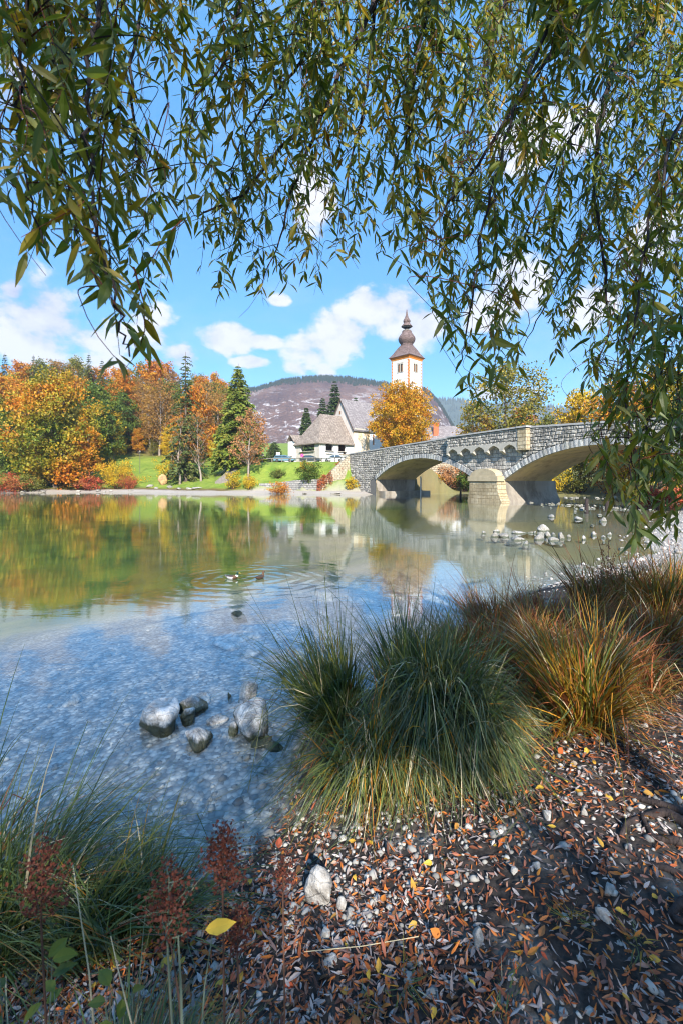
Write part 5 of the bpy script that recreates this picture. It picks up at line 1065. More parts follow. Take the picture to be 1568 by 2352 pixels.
def make_steps():
    a = GP(510, 1110); e = at_ground(548, 89); n = 15; root = thing('stone_steps', 'flight of stone steps from the beach up to the road', 'steps', a); dx = e-a; u = dx[:2]/np.linalg.norm(dx[:2]); wv = np.array((u[1], -u[0])); b = MB(); ln = np.linalg.norm(dx[:2])
    for i in range(n):
        z = dx[2]*(i+1)/n+.12; c = u*ln*(i+.5)/n; b.box((*c, z-.5), (ln/n+.06, 2.6, 1.0), np.array([(*u, 0), (*-wv, 0), (0, 0, 1)]))
    b.build('flight', M['grey_wood'], root)
    b = MB()
    for s in (-1.25, 1.25):
        q = [np.array((*(u*ln*t+wv*s), dx[2]*t+1.0)) for t in (0, .5, 1)]; b.tube(q, .035, 5)
        for p in q: b.tube([p, p-(0, 0, 1.1)], .03, 5)
    b.build('handrail', M['metal'], root)
make_steps()
p = at_ground(322, 98); t = thing('lamp_post', 'thin grey lamp post on the lawn edge by the wood', 'lamp post', p); b = MB(); b.tube([(0, 0, -.2), (0, 0, 4.6)], .06, 6); b.build('pole', M['metal'], t); b = MB(); b.lathe([(.05, 4.6), (.2, 4.7), (.2, 4.95), (.05, 5.05)], sides=8); b.build('lamp_head', M['grey_wood'], t)
p = at_ground(597, 93); t = thing('notice_board', 'small brown notice board left of the parked cars', 'board', p); b = MB(); b.box((0, 0, 1.5), (1.8, .08, .6)); b.build('panel', M['pale_bark'], t)
for s in (-.7, .7): b = MB(); b.box((s, .08, .6), (.12, .1, 1.6)); b.build('post', M['dark_wood'], t)
# ------------------------------------------------------------------ rocks
import bmesh
def ico(sub):
    bm = bmesh.new(); bmesh.ops.create_icosphere(bm, subdivisions=sub, radius=1.0)
    v = np.array([q.co[:] for q in bm.verts]); f = np.array([[x.index for x in p.verts] for p in bm.faces]); bm.free(); return v, f
ICO = {k: ico(k) for k in (1, 2, 3, 4)}
def rock_shape(seed, sub=4, facets=11, sharp=9.0, rough=.06):
    g = np.random.default_rng(seed); v, f = ICO[sub]; n = rnd_dirs(g, facets); h = g.uniform(.62, .95, facets)
    q = np.maximum(v@n.T, .05)/h; r = 1/(np.sum(q**sharp, 1)**(1/sharp)); r = np.minimum(r, 1.35)
    w = v*r[:, None]; k = lambda s, sc: vnoise(w[:, 0]*sc+w[:, 2]*sc*.7+s, w[:, 1]*sc-w[:, 2]*sc*.6, seed+s)-.5
    w = w*(1+rough*(k(1, 2.3)*1.6+k(2, 5)*1.0+k(3, 11)*.55))[:, None]
    return w, f
def rock(name, loc, size, seed, m, rz=0, label=None, group=None, sub=4, cat='rock', facets=10, rough=.085, tilt=(0, 0)):
    w, f = rock_shape(seed, sub, facets, 15.0, rough); b = MB(); b.add(w*np.array(size)/2, f); o = b.build(name, m, smooth=True)
    o.location = [float(x) for x in loc]; o.rotation_euler = (tilt[0], tilt[1], rz); return tag(o, label, cat, group)
W_ = lambda px, py: np.array(((px-784)/(py-HOR)*CAMH, F*CAMH/(py-HOR)))
def wrock(px, py, w, dpt, h, seed, label, rz=0., m='rock', sub=4, tilt=(0, 0), facets=11):
    """a rock whose front waterline is at (px, py): w wide, dpt deep, h above the water; it sits on the bed"""
    p = W_(px, py); y = p[1]+dpt*.42; x = (px-784)/F*y; zb = H(x, y)-.03; hh = h-zb
    return rock('lake_rock', (x, y, zb+hh*.47), (w*1.12, dpt*1.12, hh*1.06), seed, M[m], rz, label, None, sub, facets=facets, tilt=tilt)
wrock(366, 1672, .42, .36, .21, 1, 'largest pale rock in the blue shallows, left of the group', .5, tilt=(.1, -.22))
wrock(443, 1634, .22, .20, .13, 2, 'dark sided rock just right of the largest pale rock', .2)
wrock(431, 1655, .135, .13, .10, 3, 'small round rock between the largest rock and the dark sided one')
wrock(453, 1714, .20, .20, .15, 14, 'lone round rough rock in the shallows in front of the others', .9)
wrock(534, 1686, .085, .09, .07, 5, 'small dark triangular stone between the two groups of rocks', sub=3)
wrock(587, 1690, .30, .44, .235, 16, 'big humped pale rock of the right group in the shallows', .3, tilt=(-.2, .1))
wrock(568, 1632, .23, .2, .21, 7, 'knobbly rock leaning behind the big humped rock', 1.2)
wrock(549, 1650, .12, .16, .12, 8, 'dark rock against the left side of the big humped rock')
wrock(602, 1712, .145, .12, .06, 9, 'small grey stone at the front foot of the big humped rock', sub=3)
wrock(631, 1723, .17, .10, .035, 10, 'flat oval pale stone frontmost in the right group', sub=3)
wrock(529, 1602, .055, .05, .03, 11, 'tiny reddish stone left of the knobbly rock', sub=3)
wrock(552, 1411, .26, .2, .03, 12, 'low dark stone tip far out in the shallows below the ducks', sub=3)
g = np.random.default_rng(8)
for i, (px, py, w, lab) in enumerate([(498, 1640, .26, 'flat pale slab under water between the rock groups'), (545, 1440, .42, 'wide sunken stone near the low stone tip'), (588, 1428, .4, 'sunken stone right of the low stone tip'), (520, 1452, .4, 'sunken stone left of the widest sunken stone'), (575, 1475, .34, 'sunken stone nearer than the low stone tip'), (168, 1572, .2, 'lone sunken stone far left of the rocks'), (460, 1590, .2, 'sunken flat stone behind the largest pale rock')]):
    p = GP(px, py) if False else np.array((*W_(px, py+12), 0)); z = H(p[0], p[1]); rock('sunken_stone', (p[0], p[1], z+.03), (w, w*.7, .14), 30+i, M['bank_rock'], g.uniform(0, 3), lab, None, 3)
# stones standing out of the shallows before the bridge
sc = .3552/1.0886; Z7 = [(165,237,40,22),(245,262,60,40),(262,228,60,26),(315,262,62,44),(425,236,85,24),(490,236,40,18),(410,286,115,34),(525,238,35,20),(580,220,72,44),(570,282,65,32),(625,262,50,34),(655,292,60,34),(665,252,45,26),(715,278,60,44),(720,305,80,20),(770,268,30,16),(640,124,40,20),(840,140,68,24),(1010,154,45,36),(945,252,45,26),(875,282,45,22),(1012,270,40,26),(1048,252,28,22),(1140,348,50,28),(930,182,25,10),(808,86,22,12),(988,110,40,18),(466,315,70,14),(1015,300,34,18)]
order = sorted(range(len(Z7)), key=lambda i: Z7[i][0])
for k, i in enumerate(order):
    x, y, w, h = Z7[i]; px = (1150+x*.3552)/1.0886; py = (1250+y*.3552)/1.0886; p = W_(px, py); s = p[1]/F*sc; ww, hh = w*s, h*s*.85
    nm = ordn(k) if k < 20 else ordn(len(Z7)-1-k)+' from right'
    lab = f"pale stone, {nm} from left of the stones in the shallows before the bridge" if k < 20 else f"pale stone, {nm} of the stones in the shallows before the bridge"
    rock('shallows_stone', (p[0], p[1]+ww*.3, hh*.42-.12), (ww*1.25, ww*.95, hh+.26), 200+i, M['pale_rock'], g.uniform(0, 3), lab, 'stones in the shallows before the bridge', 3)
for i in range(90):          # gravel bar under the right arch
    q = g.uniform(0, 1); px = 1235+q*260+g.normal(0, 14); py = 1153+q*18+abs(g.normal(0, 5)); p = W_(px, py); s = g.uniform(.10, .36); z = max(H(p[0], p[1]), -.18)
    rock('bar_stone', (p[0], p[1], z+.05*s+max(0, -z)*.85), (s*1.3, s, s*.6+max(0, -z)*.5), 300+i % 12, M['pale_rock'], g.uniform(0, 6), 'small pale stone on the gravel bar beyond the right arch', 'small stones on the gravel bar', 2)
for i in range(24):
    px = 1240+g.uniform(0, 190); d = g.uniform(54, 60); x = (px-784)/F*d; s = g.uniform(.15, .5)
    rock('bar_stone', (x, d, .02), (s*1.3, s, s*.6), 300+i % 12, M['pale_rock'], g.uniform(0, 6), 'small pale stone on the gravel bar beyond the right arch', 'small stones on the gravel bar', 2)
fs = [(345,1118,1.4,.5),(360,1122,.9,.4),(392,1120,1.1,.5),(412,1124,1.0,.35),(436,1124,1.2,.4),(300,1128,.8,.4),(255,1129,.7,.4),(225,1129,.9,.4),(180,1130,.9,.5),(100,1131,.9,.5),(55,1131,.8,.5),(20,1131,.7,.4),(455,1122,1.6,.3),(240,1130,.6,.3),(700,1134,1.0,.25),(770,1134,1.4,.3)]
fs.sort()
for i, (px, py, w, h) in enumerate(fs):
    p = GP(px, py); rock('shore_boulder', (p[0], p[1], p[2]+h*.2), (w, w*.8, h), 330+i, M['pale_rock'], i, f'pale boulder, {ordn(i)} from left along the far water edge', 'boulders along the far water edge', 3)
p = GP(371, 1117); rock('standing_stone', (p[0], p[1]+.6, p[2]+.9), (1.35, .9, 2.2), 350, M['orange_stone'], .4, 'upright orange stone standing on the far beach', None, 3, facets=7)
for i, (px, py, h, lab) in enumerate([(1345, 1172, .9, 'dark wooden stump standing in the water beyond the stones at right'), (1392, 1168, .6, 'shorter dark stump right of the tall stump in the water'), (1056, 1142, .8, 'dark stump in the water under the left arch')]):
    p = W_(px, py); b = MB(); b.tube([(0, 0, -1.2), (0.02, .01, h*.5), (.05, 0, h)], [.17, .14, .11], 8); o = b.build('water_stump', M['dark_bark']); o.location = (p[0], p[1], 0); tag(o, lab, 'stump')
# bank stones
for i, (px, py, w, h, lab) in enumerate([(739, 2062, .165, .15, 'large white stone on the leaf strewn shore in front of the sedge'), (785, 2092, .055, .05, 'white stone just right of and nearer than the large shore stone'), (748, 2150, .055, .045, 'pale stone below the large white shore stone'), (805, 2110, .05, .04, 'second small stone right of the large shore stone'), (1097, 2170, .06, .06, 'upright white pointed stone among the leaves'), (1232, 1992, .04, .035, 'white stone among leaves right of the sedge foot'), (1398, 2056, .05, .045, 'pale stone near the roots on the right'), (1385, 2108, .06, .04, 'grey stone lying below the roots on the right'), (760, 2215, .06, .03, 'flat grey stone at the lower shore left of the pointed stone'), (935, 2262, .05, .03, 'dark grey stone low down among the leaves'), (1180, 2010, .035, .03, 'little white stone left of the roots'), (1255, 1880, .06, .05, 'white stone at the foot of the orange sedge'), (1340, 1868, .05, .04, 'white stone in the sunlit gravel right of the sedge')]):
    p = GP(px, py); rock('bank_stone', (p[0], p[1], p[2]+h*.25), (w, w*.8, h*1.25), 380+i, M['bank_rock'], g.uniform(0, 3), lab, None, 4 if w > .1 else 3, rough=.09)

# ------------------------------------------------------------------ pebbles and fallen leaves
def scatter(n, r0, r1, keep, seed):
    g = np.random.default_rng(seed); y = np.exp(g.uniform(math.log(r0), math.log(r1), n)); x = y*g.uniform(-.9, .9, n); z, ins, far, dn, df, *_ = land(x, y); k = keep(x, y, z, ins, dn, g) & ~far; return x[k], y[k], z[k], dn[k]
def pebbles(name, x, y, z, size, seed, m, lab):
    g = np.random.default_rng(seed); v, f = ICO[1]; n = len(x); sh = [rock_shape(500+i, 1, 7, 7, .05)[0] for i in range(12)]; k = g.integers(0, 12, n); B = np.array(sh)[k]
    sc_ = size[:, None]*np.stack([g.uniform(.8, 1.4, n), g.uniform(.7, 1.1, n), g.uniform(.4, .75, n)], 1)*.5; B = B*sc_[:, None, :]; a = g.uniform(0, 6.28, n); c, s = np.cos(a)[:, None], np.sin(a)[:, None]
    X = B[:, :, 0]*c-B[:, :, 1]*s; Y = B[:, :, 0]*s+B[:, :, 1]*c; Vv = np.stack([X+x[:, None], Y+y[:, None], B[:, :, 2]+(z+sc_[:, 2]*.35)[:, None]], 2)
    b = MB(); b.add(Vv.reshape(-1, 3), (np.arange(n)[:, None, None]*len(v)+f[None]).reshape(-1, 3)); return tag(b.build(name, m, smooth=True), lab, 'pebbles', None, 'stuff')
SUNNY = [(GP(880, 1965), .42), (GP(1370, 1735), .5), (GP(790, 2030), .25)]
def keep_bank(x, y, z, ins, dn, g): 
    sp = sum(np.exp(-((x-c[0])**2+(y-c[1])**2)/(r*r)) for c, r in SUNNY)  # pale pebbles packed into the sun patches to brighten them by colour
    pat = fbm(x*1.6, y*1.6, 44, 3); edge = np.exp(-dn/.5); return ~ins & (g.random(len(x)) < np.clip((pat-.52)*3.4, .045, .8)+.6*edge+.55*sp) & (dn < 9)
x, y, z, dn = scatter(19000, 1.15, 14, keep_bank, 1); gg = np.random.default_rng(2); pebbles('bank_pebbles', x, y, z, np.clip(gg.lognormal(-3.85, .42, len(x)), .010, .055)*(1+.03*y), 3, M['pebble'], 'white and grey pebbles strewn over the near bank')
x, y, z, dn = scatter(9500, 2.2, 12, lambda x, y, z, ins, dn, g: ins & (dn < 6) & (g.random(len(x)) < .75*np.exp(-dn/2.2)+.12), 4); pebbles('lakebed_pebbles', x, y, z-.004, np.clip(gg.lognormal(-3.45, .45, len(x)), .014, .10), 5, M['pebble'], 'pebbles lying on the shallow bed of the lake')
x, y, z, dn = scatter(14000, 8, 34, lambda x, y, z, ins, dn, g: (x > 4.5) & (y < 40) & (~ins | (dn < .8)) & (dn < 9), 14); gg = np.random.default_rng(15); pebbles('beach_pebbles', x, y, z, np.clip(gg.lognormal(-2.9, .5, len(x)), .03, .22)*(.6+.03*y), 16, M['beach_pebble'], 'gravel of the bright beach on the right')
def leaf_mesh(pos, d, nr, L, W, droop):
    """six-face leaves with a folded midrib; arrays in, (V, tris, quads) out"""
    s = unit(np.cross(d, nr)); n = len(pos); L_, W__ = L[:, None], W[:, None]; up = unit(np.cross(s, d))
    mid = lambda t: pos+d*L_*t-up*(droop[:, None]*L_*t*t); ts = (0, .14, .38, .68, 1.); m = [mid(t) for t in ts]
    l = [m[i]+s*W__*.5*k+up*W__*.15*k for i, k in ((1, .58), (2, 1.), (3, .74))]; r = [m[i]-s*W__*.5*k+up*W__*.15*k for i, k in ((1, .58), (2, 1.), (3, .74))]
    V = np.stack(m+l+r, 1).reshape(-1, 3); b = np.arange(n)[:, None, None]*11
    return V, (b+np.array([(0,1,5),(3,4,7),(0,8,1),(3,10,4)])[None]).reshape(-1, 3), (b+np.array([(1,2,6,5),(2,3,7,6),(1,8,9,2),(2,9,10,3)])[None]).reshape(-1, 4)
def add_leaves(mb, *a, m=0):
    V, t, q = leaf_mesh(*a); n0 = mb.n; mb.add(V, t, m); mb.f.append(q+n0); mb.m.append(np.full(len(q), m))
def keep_leaf(x, y, z, ins, dn, g): return (~ins | (dn < .12)) & (dn < 7) & (g.random(len(x)) < np.clip((fbm(x*.9, y*.9, 71, 3)-.25)*2.6, .42, 1)*np.exp(-np.maximum(y-4.5, 0)/2.0))
x, y, z, dn = scatter(64000, 1.1, 9, keep_leaf, 6); n = len(x); g = np.random.default_rng(7); a = g.uniform(0, 6.28, n); d = unit(np.stack([np.cos(a), np.sin(a), g.normal(0, .16, n)], 1)); nr = unit(np.stack([g.normal(0, .35, n), g.normal(0, .35, n), np.ones(n)], 1)); nr[g.random(n) < .3] *= -1
b = MB(); L = np.clip(g.lognormal(-3.46, .34, n), .012, .07); add_leaves(b, np.stack([x, y, z+.006+g.uniform(0, .016, n)], 1), d, nr, L, L*g.uniform(.16, .36, n), g.normal(.12, .3, n)); tag(b.build('leaf_litter', M['litter'], smooth=False), 'fallen narrow willow leaves, brown, orange and grey, strewn over the near bank', 'fallen leaves', None, 'stuff')

# a few broader leaves of other trees and broken twigs among them
x, y, z, dn = scatter(1500, 1.1, 7, keep_leaf, 66); n = len(x); a = g.uniform(0, 6.28, n); d = unit(np.stack([np.cos(a), np.sin(a), g.normal(0, .3, n)], 1)); nr = unit(np.stack([g.normal(0, .5, n), g.normal(0, .5, n), np.ones(n)], 1))
b = MB(); L = g.uniform(.028, .062, n); add_leaves(b, np.stack([x, y, z+.012+g.uniform(0, .014, n)], 1), d, nr, L, L*g.uniform(.45, .75, n), g.normal(.2, .4, n)); tag(b.build('broad_leaf_litter', M['broad_litter'], smooth=False), 'broader yellow and brown fallen leaves mixed into the litter', 'fallen leaves', None, 'stuff')
x, y, z, dn = scatter(420, 1.1, 6, keep_leaf, 67); b = MB()
for i in range(len(x)):
    a, l = g.uniform(0, 6.28), g.lognormal(-2.3, .5); p0 = np.array((x[i], y[i], z[i]+.012)); u = np.array((math.cos(a), math.sin(a), g.normal(0, .08))); m1 = p0+u*l*.5+g.normal(0, .012, 3)*np.array((1, 1, .3)); e1 = p0+u*l; e1[2] = H(e1[0], e1[1])+.012
    b.tube([p0, m1, e1], [.0022, .0018, .0009], 4, cap=False)
tag(b.build('twig_litter', M['dark_bark']), 'broken twigs lying among the fallen leaves', 'twigs', None, 'stuff')

# ------------------------------------------------------------------ sedge tussocks
def tussock(px, py, rad, ht, n, mats, label, seed, spread=.5, droop=.7, lean=(0, 0), w=.0045, group=None, name='sedge_tussock', d=None, K=7, hvar=.3, wind=.25, flat=1.0, mound=0.0, hx=.55):
    mats = [(q, sh) for q, sh in mats[:-1]]+[(mats[-1][0], max(1, mats[-1][1]-5)), ('straw', 5)]
    n = int(n*.8); p = GP(px, py) if d is None else at_ground(px, d); g = np.random.default_rng(seed); r = np.sqrt(g.random(n)); a = g.uniform(0, 2*np.pi, n)
    bx = np.stack([np.cos(a)*r*rad*.62, np.sin(a)*r*rad*.62*flat], 1); zz = land(bx[:, 0]+p[0], bx[:, 1]+p[1])[0]; base = np.stack([bx[:, 0], bx[:, 1], np.maximum(zz, -.25)-p[2]-.02+mound*(1-r*r)*g.uniform(.3, 1, n)], 1)
    nc = max(5, int(9+n/220)); ci = g.integers(0, nc, n); ca = g.uniform(0, 2*np.pi, nc); cr = np.sqrt(g.random(nc)); cx = np.stack([np.cos(ca)*cr, np.sin(ca)*cr], 1)
    bx = bx*.35+cx[ci]*rad*.55*np.array((1, flat)); r = np.clip(np.hypot(bx[:, 0], bx[:, 1])/(rad*.62), 0, 1)
    zz = land(bx[:, 0]+p[0], bx[:, 1]+p[1])[0]; base = np.stack([bx[:, 0], bx[:, 1], np.maximum(zz, -.25)-p[2]-.02+mound*(1-r*r)*g.uniform(.3, 1, n)], 1)
    cl_, cd_, cv = g.uniform(1-hvar, 1.1, nc), g.uniform(.45, 1.45, nc), g.normal(0, .30, (nc, 2))
    L = ht*cl_[ci]*g.uniform(.62, 1.12, n)*1.1; ou = cx[ci]*spread*.9+cv[ci]*(.5+spread)*.6+g.normal(0, .10+.07*spread, (n, 2))
    stray = g.random(n) < .12; dr = droop*cd_[ci]*g.uniform(.5, 1.3, n); dr[stray] = g.uniform(.05, .35, stray.sum()); L[stray] *= g.uniform(.9, 1.25, stray.sum())
    d0 = unit(np.concatenate([ou+np.array(lean)*.35, np.ones((n, 1))], 1)); hor = unit(np.concatenate([ou*1.0+np.array(lean)+g.normal(0, wind, (n, 2)), np.zeros((n, 1))], 1))
    t = np.linspace(0, 1, K)[None, :, None]; Lx = L[:, None, None]
    C_ = base[:, None]+d0[:, None]*Lx*t + (hor*hx)[:, None]*Lx*dr[:, None, None]*t**2 + np.array((0, 0, -1.))*Lx*(dr*.85)[:, None, None]*t**2.6
    kk = np.where(g.random(n) < .13, g.integers(2, K-1, n), K)                       # some blades snap and hang
    low = g.random(n) < .10; C_[low] = base[low][:, None]+(C_[low]-base[low][:, None])*np.array((.9, .9, .28))      # matted thatch
    for j in range(3, K): fold = kk < j; prev = C_[fold, j-1]; seg = np.linalg.norm(C_[fold, j]-C_[fold, j-1], axis=1)[:, None]; C_[fold, j] = prev+unit(np.concatenate([hor[fold, :2]*.5+g.normal(0, .2, (fold.sum(), 2)), np.full((fold.sum(), 1), -1.)], 1))*seg
    zg = -p[2]+.01+land(C_[:, :, 0].ravel()+p[0], C_[:, :, 1].ravel()+p[1])[0].reshape(n, K); C_[:, :, 2] = np.maximum(C_[:, :, 2], np.minimum(zg, .1)+g.uniform(0, .04, n)[:, None])
    sd = unit(np.stack([-np.sin(a+g.normal(0, .8, n)), np.cos(a+g.normal(0, .8, n)), g.normal(0, .2, n)], 1)); wid = w*1.35*g.uniform(.5, 1.4, n)[:, None]*np.interp(np.linspace(0, 1, K), [0, .3, 1], [.8, 1, .12])[None]
    A, B = C_+sd[:, None]*wid[:, :, None], C_-sd[:, None]*wid[:, :, None]; V = np.stack([A, B], 2).reshape(-1, 3); k = np.arange(K-1)
    q = np.stack([2*k, 2*k+1, 2*k+3, 2*k+2], 1); F_ = np.arange(n)[:, None, None]*2*K+q[None]; b = MB(); mi = g.integers(0, 100, n); tot = 0; mm = np.zeros(n, int)
    for i, (mn, sh) in enumerate(mats): mm[(mi >= tot) & (mi < tot+sh)] = i; tot += sh
    b.v.append(V); b.f.append(F_.reshape(-1, 4)); b.m.append(np.repeat(mm, K-1)); b.n = len(V)
    o = b.build(name, [M[q] for q, _ in mats], smooth=False); o.location = [float(v) for v in p]; return tag(o, label, 'grass', group)
G_, B_, R_, O_ = 'blade_green', 'blade_blue', 'blade_red', 'blade_orange'
tussock(780, 1690, .30, 1.26, 1700, [(G_, 72), (B_, 20), (R_, 8)], 'dark green sedge tussock arching left over the water', 21, .26, .62, (-.24, .1), .0042, hvar=.4)
tussock(860, 1800, .32, .70, 2000, [(G_, 50), (O_, 18), (B_, 32)], 'green sedge tussock between the left arching one and the big drooping one', 31, .36, 1.2, (-.1, -.2), .0045, mound=.30, hvar=.4, hx=.40)
tussock(945, 1650, .38, 1.42, 2300, [(G_, 58), (B_, 34), (O_, 8)], 'upright green sedge tussock behind the big drooping one', 22, .20, .42, (.0, .1), .0042, hvar=.45)
tussock(985, 1730, .40, .80, 4600, [(B_, 62), (G_, 30), (O_, 8)], 'big blue green sedge tussock drooping onto the leafy shore', 23, .34, 1.55, (.03, -.22), .0056, mound=.55, hvar=.45, wind=.34, hx=.34)
tussock(1080, 1700, .30, .80, 1700, [(B_, 56), (G_, 38), (R_, 6)], 'blue green sedge tussock right behind the big drooping one', 24, .30, 1.2, (.1, -.2), .0048, mound=.35, hvar=.4, hx=.38)
tussock(1085, 1560, .40, 1.0, 1900, [(R_, 72), (G_, 14), (B_, 14)], 'dark red brown sedge tussock behind the upright green one', 25, .42, .5, (0, .1), .004, hvar=.5)
tussock(1215, 1545, .42, .9, 2000, [(R_, 74), (O_, 18), (G_, 8)], 'red brown sedge tussock left of the orange one', 26, .5, .55, (.1, 0), .004, hvar=.5)
tussock(1150, 1480, .55, .95, 1800, [(R_, 84), (G_, 10), (O_, 6)], 'dusky red sedge at the water edge behind the red brown tussocks', 61, .45, .5, (0, .05), .0045, hvar=.5)
tussock(1290, 1500, .50, .85, 1800, [(R_, 76), (O_, 16), (G_, 8)], 'rust brown sedge between the orange tussock and the beach', 62, .5, .5, (0, 0), .0045, hvar=.5)
tussock(1490, 1510, .50, .74, 2000, [(R_, 64), (O_, 20), (G_, 16)], 'rust and green sedge in front of the tall brown tussock', 63, .5, .5, (0, 0), .0045, hvar=.5)
tussock(1380, 1560, .42, .62, 1800, [(R_, 60), (O_, 28), (G_, 12)], 'brown sedge just behind the orange glowing tussock', 64, .5, .5, (0, 0), .0045, hvar=.5)
tussock(1325, 1645, .36, .98, 2300, [(O_, 46), (G_, 26), (R_, 28)], 'orange and yellow green sedge tussock glowing in the sun', 27, .38, .35, (-.05, .05), .0045, hvar=.5)
tussock(1290, 1650, .5, .42, 1300, [(O_, 45), (R_, 30), (G_, 25)], 'low spiky orange sedge at the foot of the glowing tussock', 37, .8, .6, (-.2, -.1), .004, hvar=.5)
tussock(1455, 1590, .46, .66, 2400, [(R_, 78), (G_, 12), (O_, 10)], 'spreading red brown sedge tussock right of the orange one', 28, .65, .7, (.2, 0), .004, hvar=.5)
tussock(1400, 1445, .50, 1.22, 3400, [(R_, 62), (G_, 26), (O_, 12)], 'tall brown sedge tussock at the gravel beach edge', 29, .45, .5, (-.12, 0), .0048, hvar=.5)
tussock(1535, 1450, .55, 1.2, 3400, [(R_, 38), (G_, 37), (O_, 25)], 'tall green and rust sedge tussock nearest the right edge', 30, .45, .5, (.1, 0), .0048, hvar=.5)
tussock(1600, 1400, .60, 1.1, 2200, [(O_, 50), (R_, 40), (G_, 10)], 'rusty sedge tussock running out of the right edge', 33, .5, .5, (.1, 0), .0048, hvar=.5)
tussock(1250, 1425, .45, .5, 900, [(R_, 70), (G_, 30)], 'thin red brown sedge at the water between the tussocks', 34, .5, .4, (0, 0), .004, hvar=.5)
tussock(100, 2190, .52, 1.1, 760, [(G_, 70), (B_, 20), (R_, 10)], 'dark green sedge tussock in the lower left corner, blades arching right', 41, .40, .75, (.75, .35), .0034, wind=.18)
tussock(290, 2200, .36, .62, 800, [(G_, 60), (B_, 30), (O_, 10)], 'shorter dark sedge tussock right of the corner one', 42, .55, .65, (.15, .15), .0034)
tussock(-60, 2120, .5, 1.1, 560, [(G_, 80), (R_, 20)], 'sedge tussock cut off by the left edge', 43, .4, .8, (.8, .3), .0034, wind=.18)
tussock(120, 2400, .36, .50, 1700, [(B_, 55), (R_, 25), (G_, 20)], 'tangled grass at the very bottom left, nearest of all', 44, .9, .8, (.3, 0), .0026, d=1.12)
tussock(240, 2290, .30, .42, 1100, [(G_, 60), (B_, 30), (R_, 10)], 'dark grass filling the bottom left between the corner sedge and the docks', 46, .8, .8, (.1, .1), .0028, d=1.35)
tussock(330, 2330, .30, .38, 1200, [(B_, 50), (G_, 35), (R_, 15)], 'tangled grass below the shorter dark sedge', 45, .9, .8, (.1, 0), .0026, d=1.25)
for i, (px, py, n_) in enumerate([(930, 2275, 60), (1310, 2120, 70), (1160, 2285, 40), (1470, 2190, 50), (820, 2330, 30)]):
    tussock(px, py, .10, .12, n_, [(G_, 60), (O_, 40)], ['small green grass tuft among the fallen leaves, below the pointed stone', 'small grass tuft among leaves under the roots', 'little grass tuft at the bottom edge right of centre', 'small grass tuft at the lower right', 'little grass tuft at the bottom edge left of centre'][i], 50+i, .9, .4, w=.0016, name='grass_tuft', K=4)

# ------------------------------------------------------------------ dry docks, herbs, stalks
def dock(px_b, hx, hy, hr, d, label, seed, n=420, tall=1.6, stalk='stem'):
    tall = min(tall, 1.45); n = int(n*1.7)
    g = np.random.default_rng(seed); hd = P(hx, hy, d); x0 = (px_b-784)/F*d; b0 = np.array((x0, d, H(x0, d))); root = thing('dry_dock_plant', label, 'plant', b0); top = hd-b0; r = hr/F*d; st = MB(); sd = MB()
    pts = [np.zeros(3)-(0, 0, .03), top*.5+(0.012, 0, 0), top-(0, 0, r*.9), top+(0.004, 0, r*tall*.75)]; st.tube(pts, [.0032, .003, .0024, .001], 5); P_ = []
    for i in range(15):
        t = (i+.5)/15; o = pts[2]*(1-t)+pts[3]*t; az = i*2.4; l = r*(1.05-.65*t)*g.uniform(.7, 1.1); e = o+np.array((math.cos(az)*l, math.sin(az)*l, l*g.uniform(.3, .9))); st.tube([o, (o+e)/2+(0, 0, -.1*l), e], [.0016, .0013, .0006], 3, cap=False)
        for k in range(n//15): q = g.uniform(.15, 1); P_.append(o*(1-q)+e*q+g.normal(0, .009, 3))
    p = np.array(P_); m = len(p); dd = rnd_dirs(g, m); v, f = quads_leaves(p, dd, unit(np.cross(dd, rnd_dirs(g, m))), g.uniform(.005, .011, m), g.uniform(.005, .009, m), .3); sd.add(v, f); st.build('stem', M[stalk], root); sd.build('seed_head', M['dock'], root)
dock(120, 95, 2045, 84, 1.02, 'rust red dry dock head on the left, in the corner sedge', 1, 330); dock(415, 385, 2095, 76, .98, 'dry rust red dock head in the middle of the three, above a grey stem', 2, 420, stalk='grey_stem'); dock(500, 512, 1985, 58, 1.10, 'tallest dark red dock standing before the water', 3, 520, 2.2)
dock(560, 545, 2150, 46, 1.15, 'short dark dock right of the grey stem, by the yellow leaf', 4, 260); dock(640, 650, 2020, 40, 1.35, 'low reddish dock at the pebble edge before the large stone', 5, 150)
for i, (bx, by, d, tops, lab) in enumerate([(1395, 1450, 6.2, [(1382, 1262), (1396, 1240), (1410, 1268), (1378, 1300), (1402, 1290)], 'tall dark dry stalks standing in the brown sedge at the beach'), (1235, 1500, 5.6, [(1215, 1360), (1238, 1345), (1232, 1372)], 'dark dry stalks above the red brown sedge by the water')]):
    b0 = at_ground(bx, d); root = thing('dry_stalks', lab, 'plant', b0); st = MB(); sd = MB(); P_ = []; g = np.random.default_rng(60+i)
    for (tx, ty) in tops:
        e = P(tx, ty, d)-b0; s = np.array((g.normal(0, .05), g.normal(0, .05), -.05)); st.tube([s, (s+e)/2, e], [.006, .005, .002], 4)
        P_ = []; sd = MB()
        for k in range(70): q = g.uniform(.55, 1); P_.append(s*(1-q)+e*q+g.normal(0, .012, 3))
        p = np.array(P_); m = len(p); dd = rnd_dirs(g, m); v, f = quads_leaves(p, dd, unit(np.cross(dd, rnd_dirs(g, m))), g.uniform(.015, .03, m), g.uniform(.012, .02, m)); sd.add(v, f); sd.build('seed_head', M['dock'], root)
    st.build('stem', M['stem'], root)
def stalk(pts, d, label, r=.003, m='straw'):
    w = [P(px, py, d+k) for px, py, k in pts]; o = w[-1].copy(); b = MB(); b.tube(np.array(w)-o, np.linspace(r*.5, r, len(w)), 5); q = b.build('dry_stalk', M[m]); q.location = [float(v) for v in o]; return tag(q, label, 'stalk')
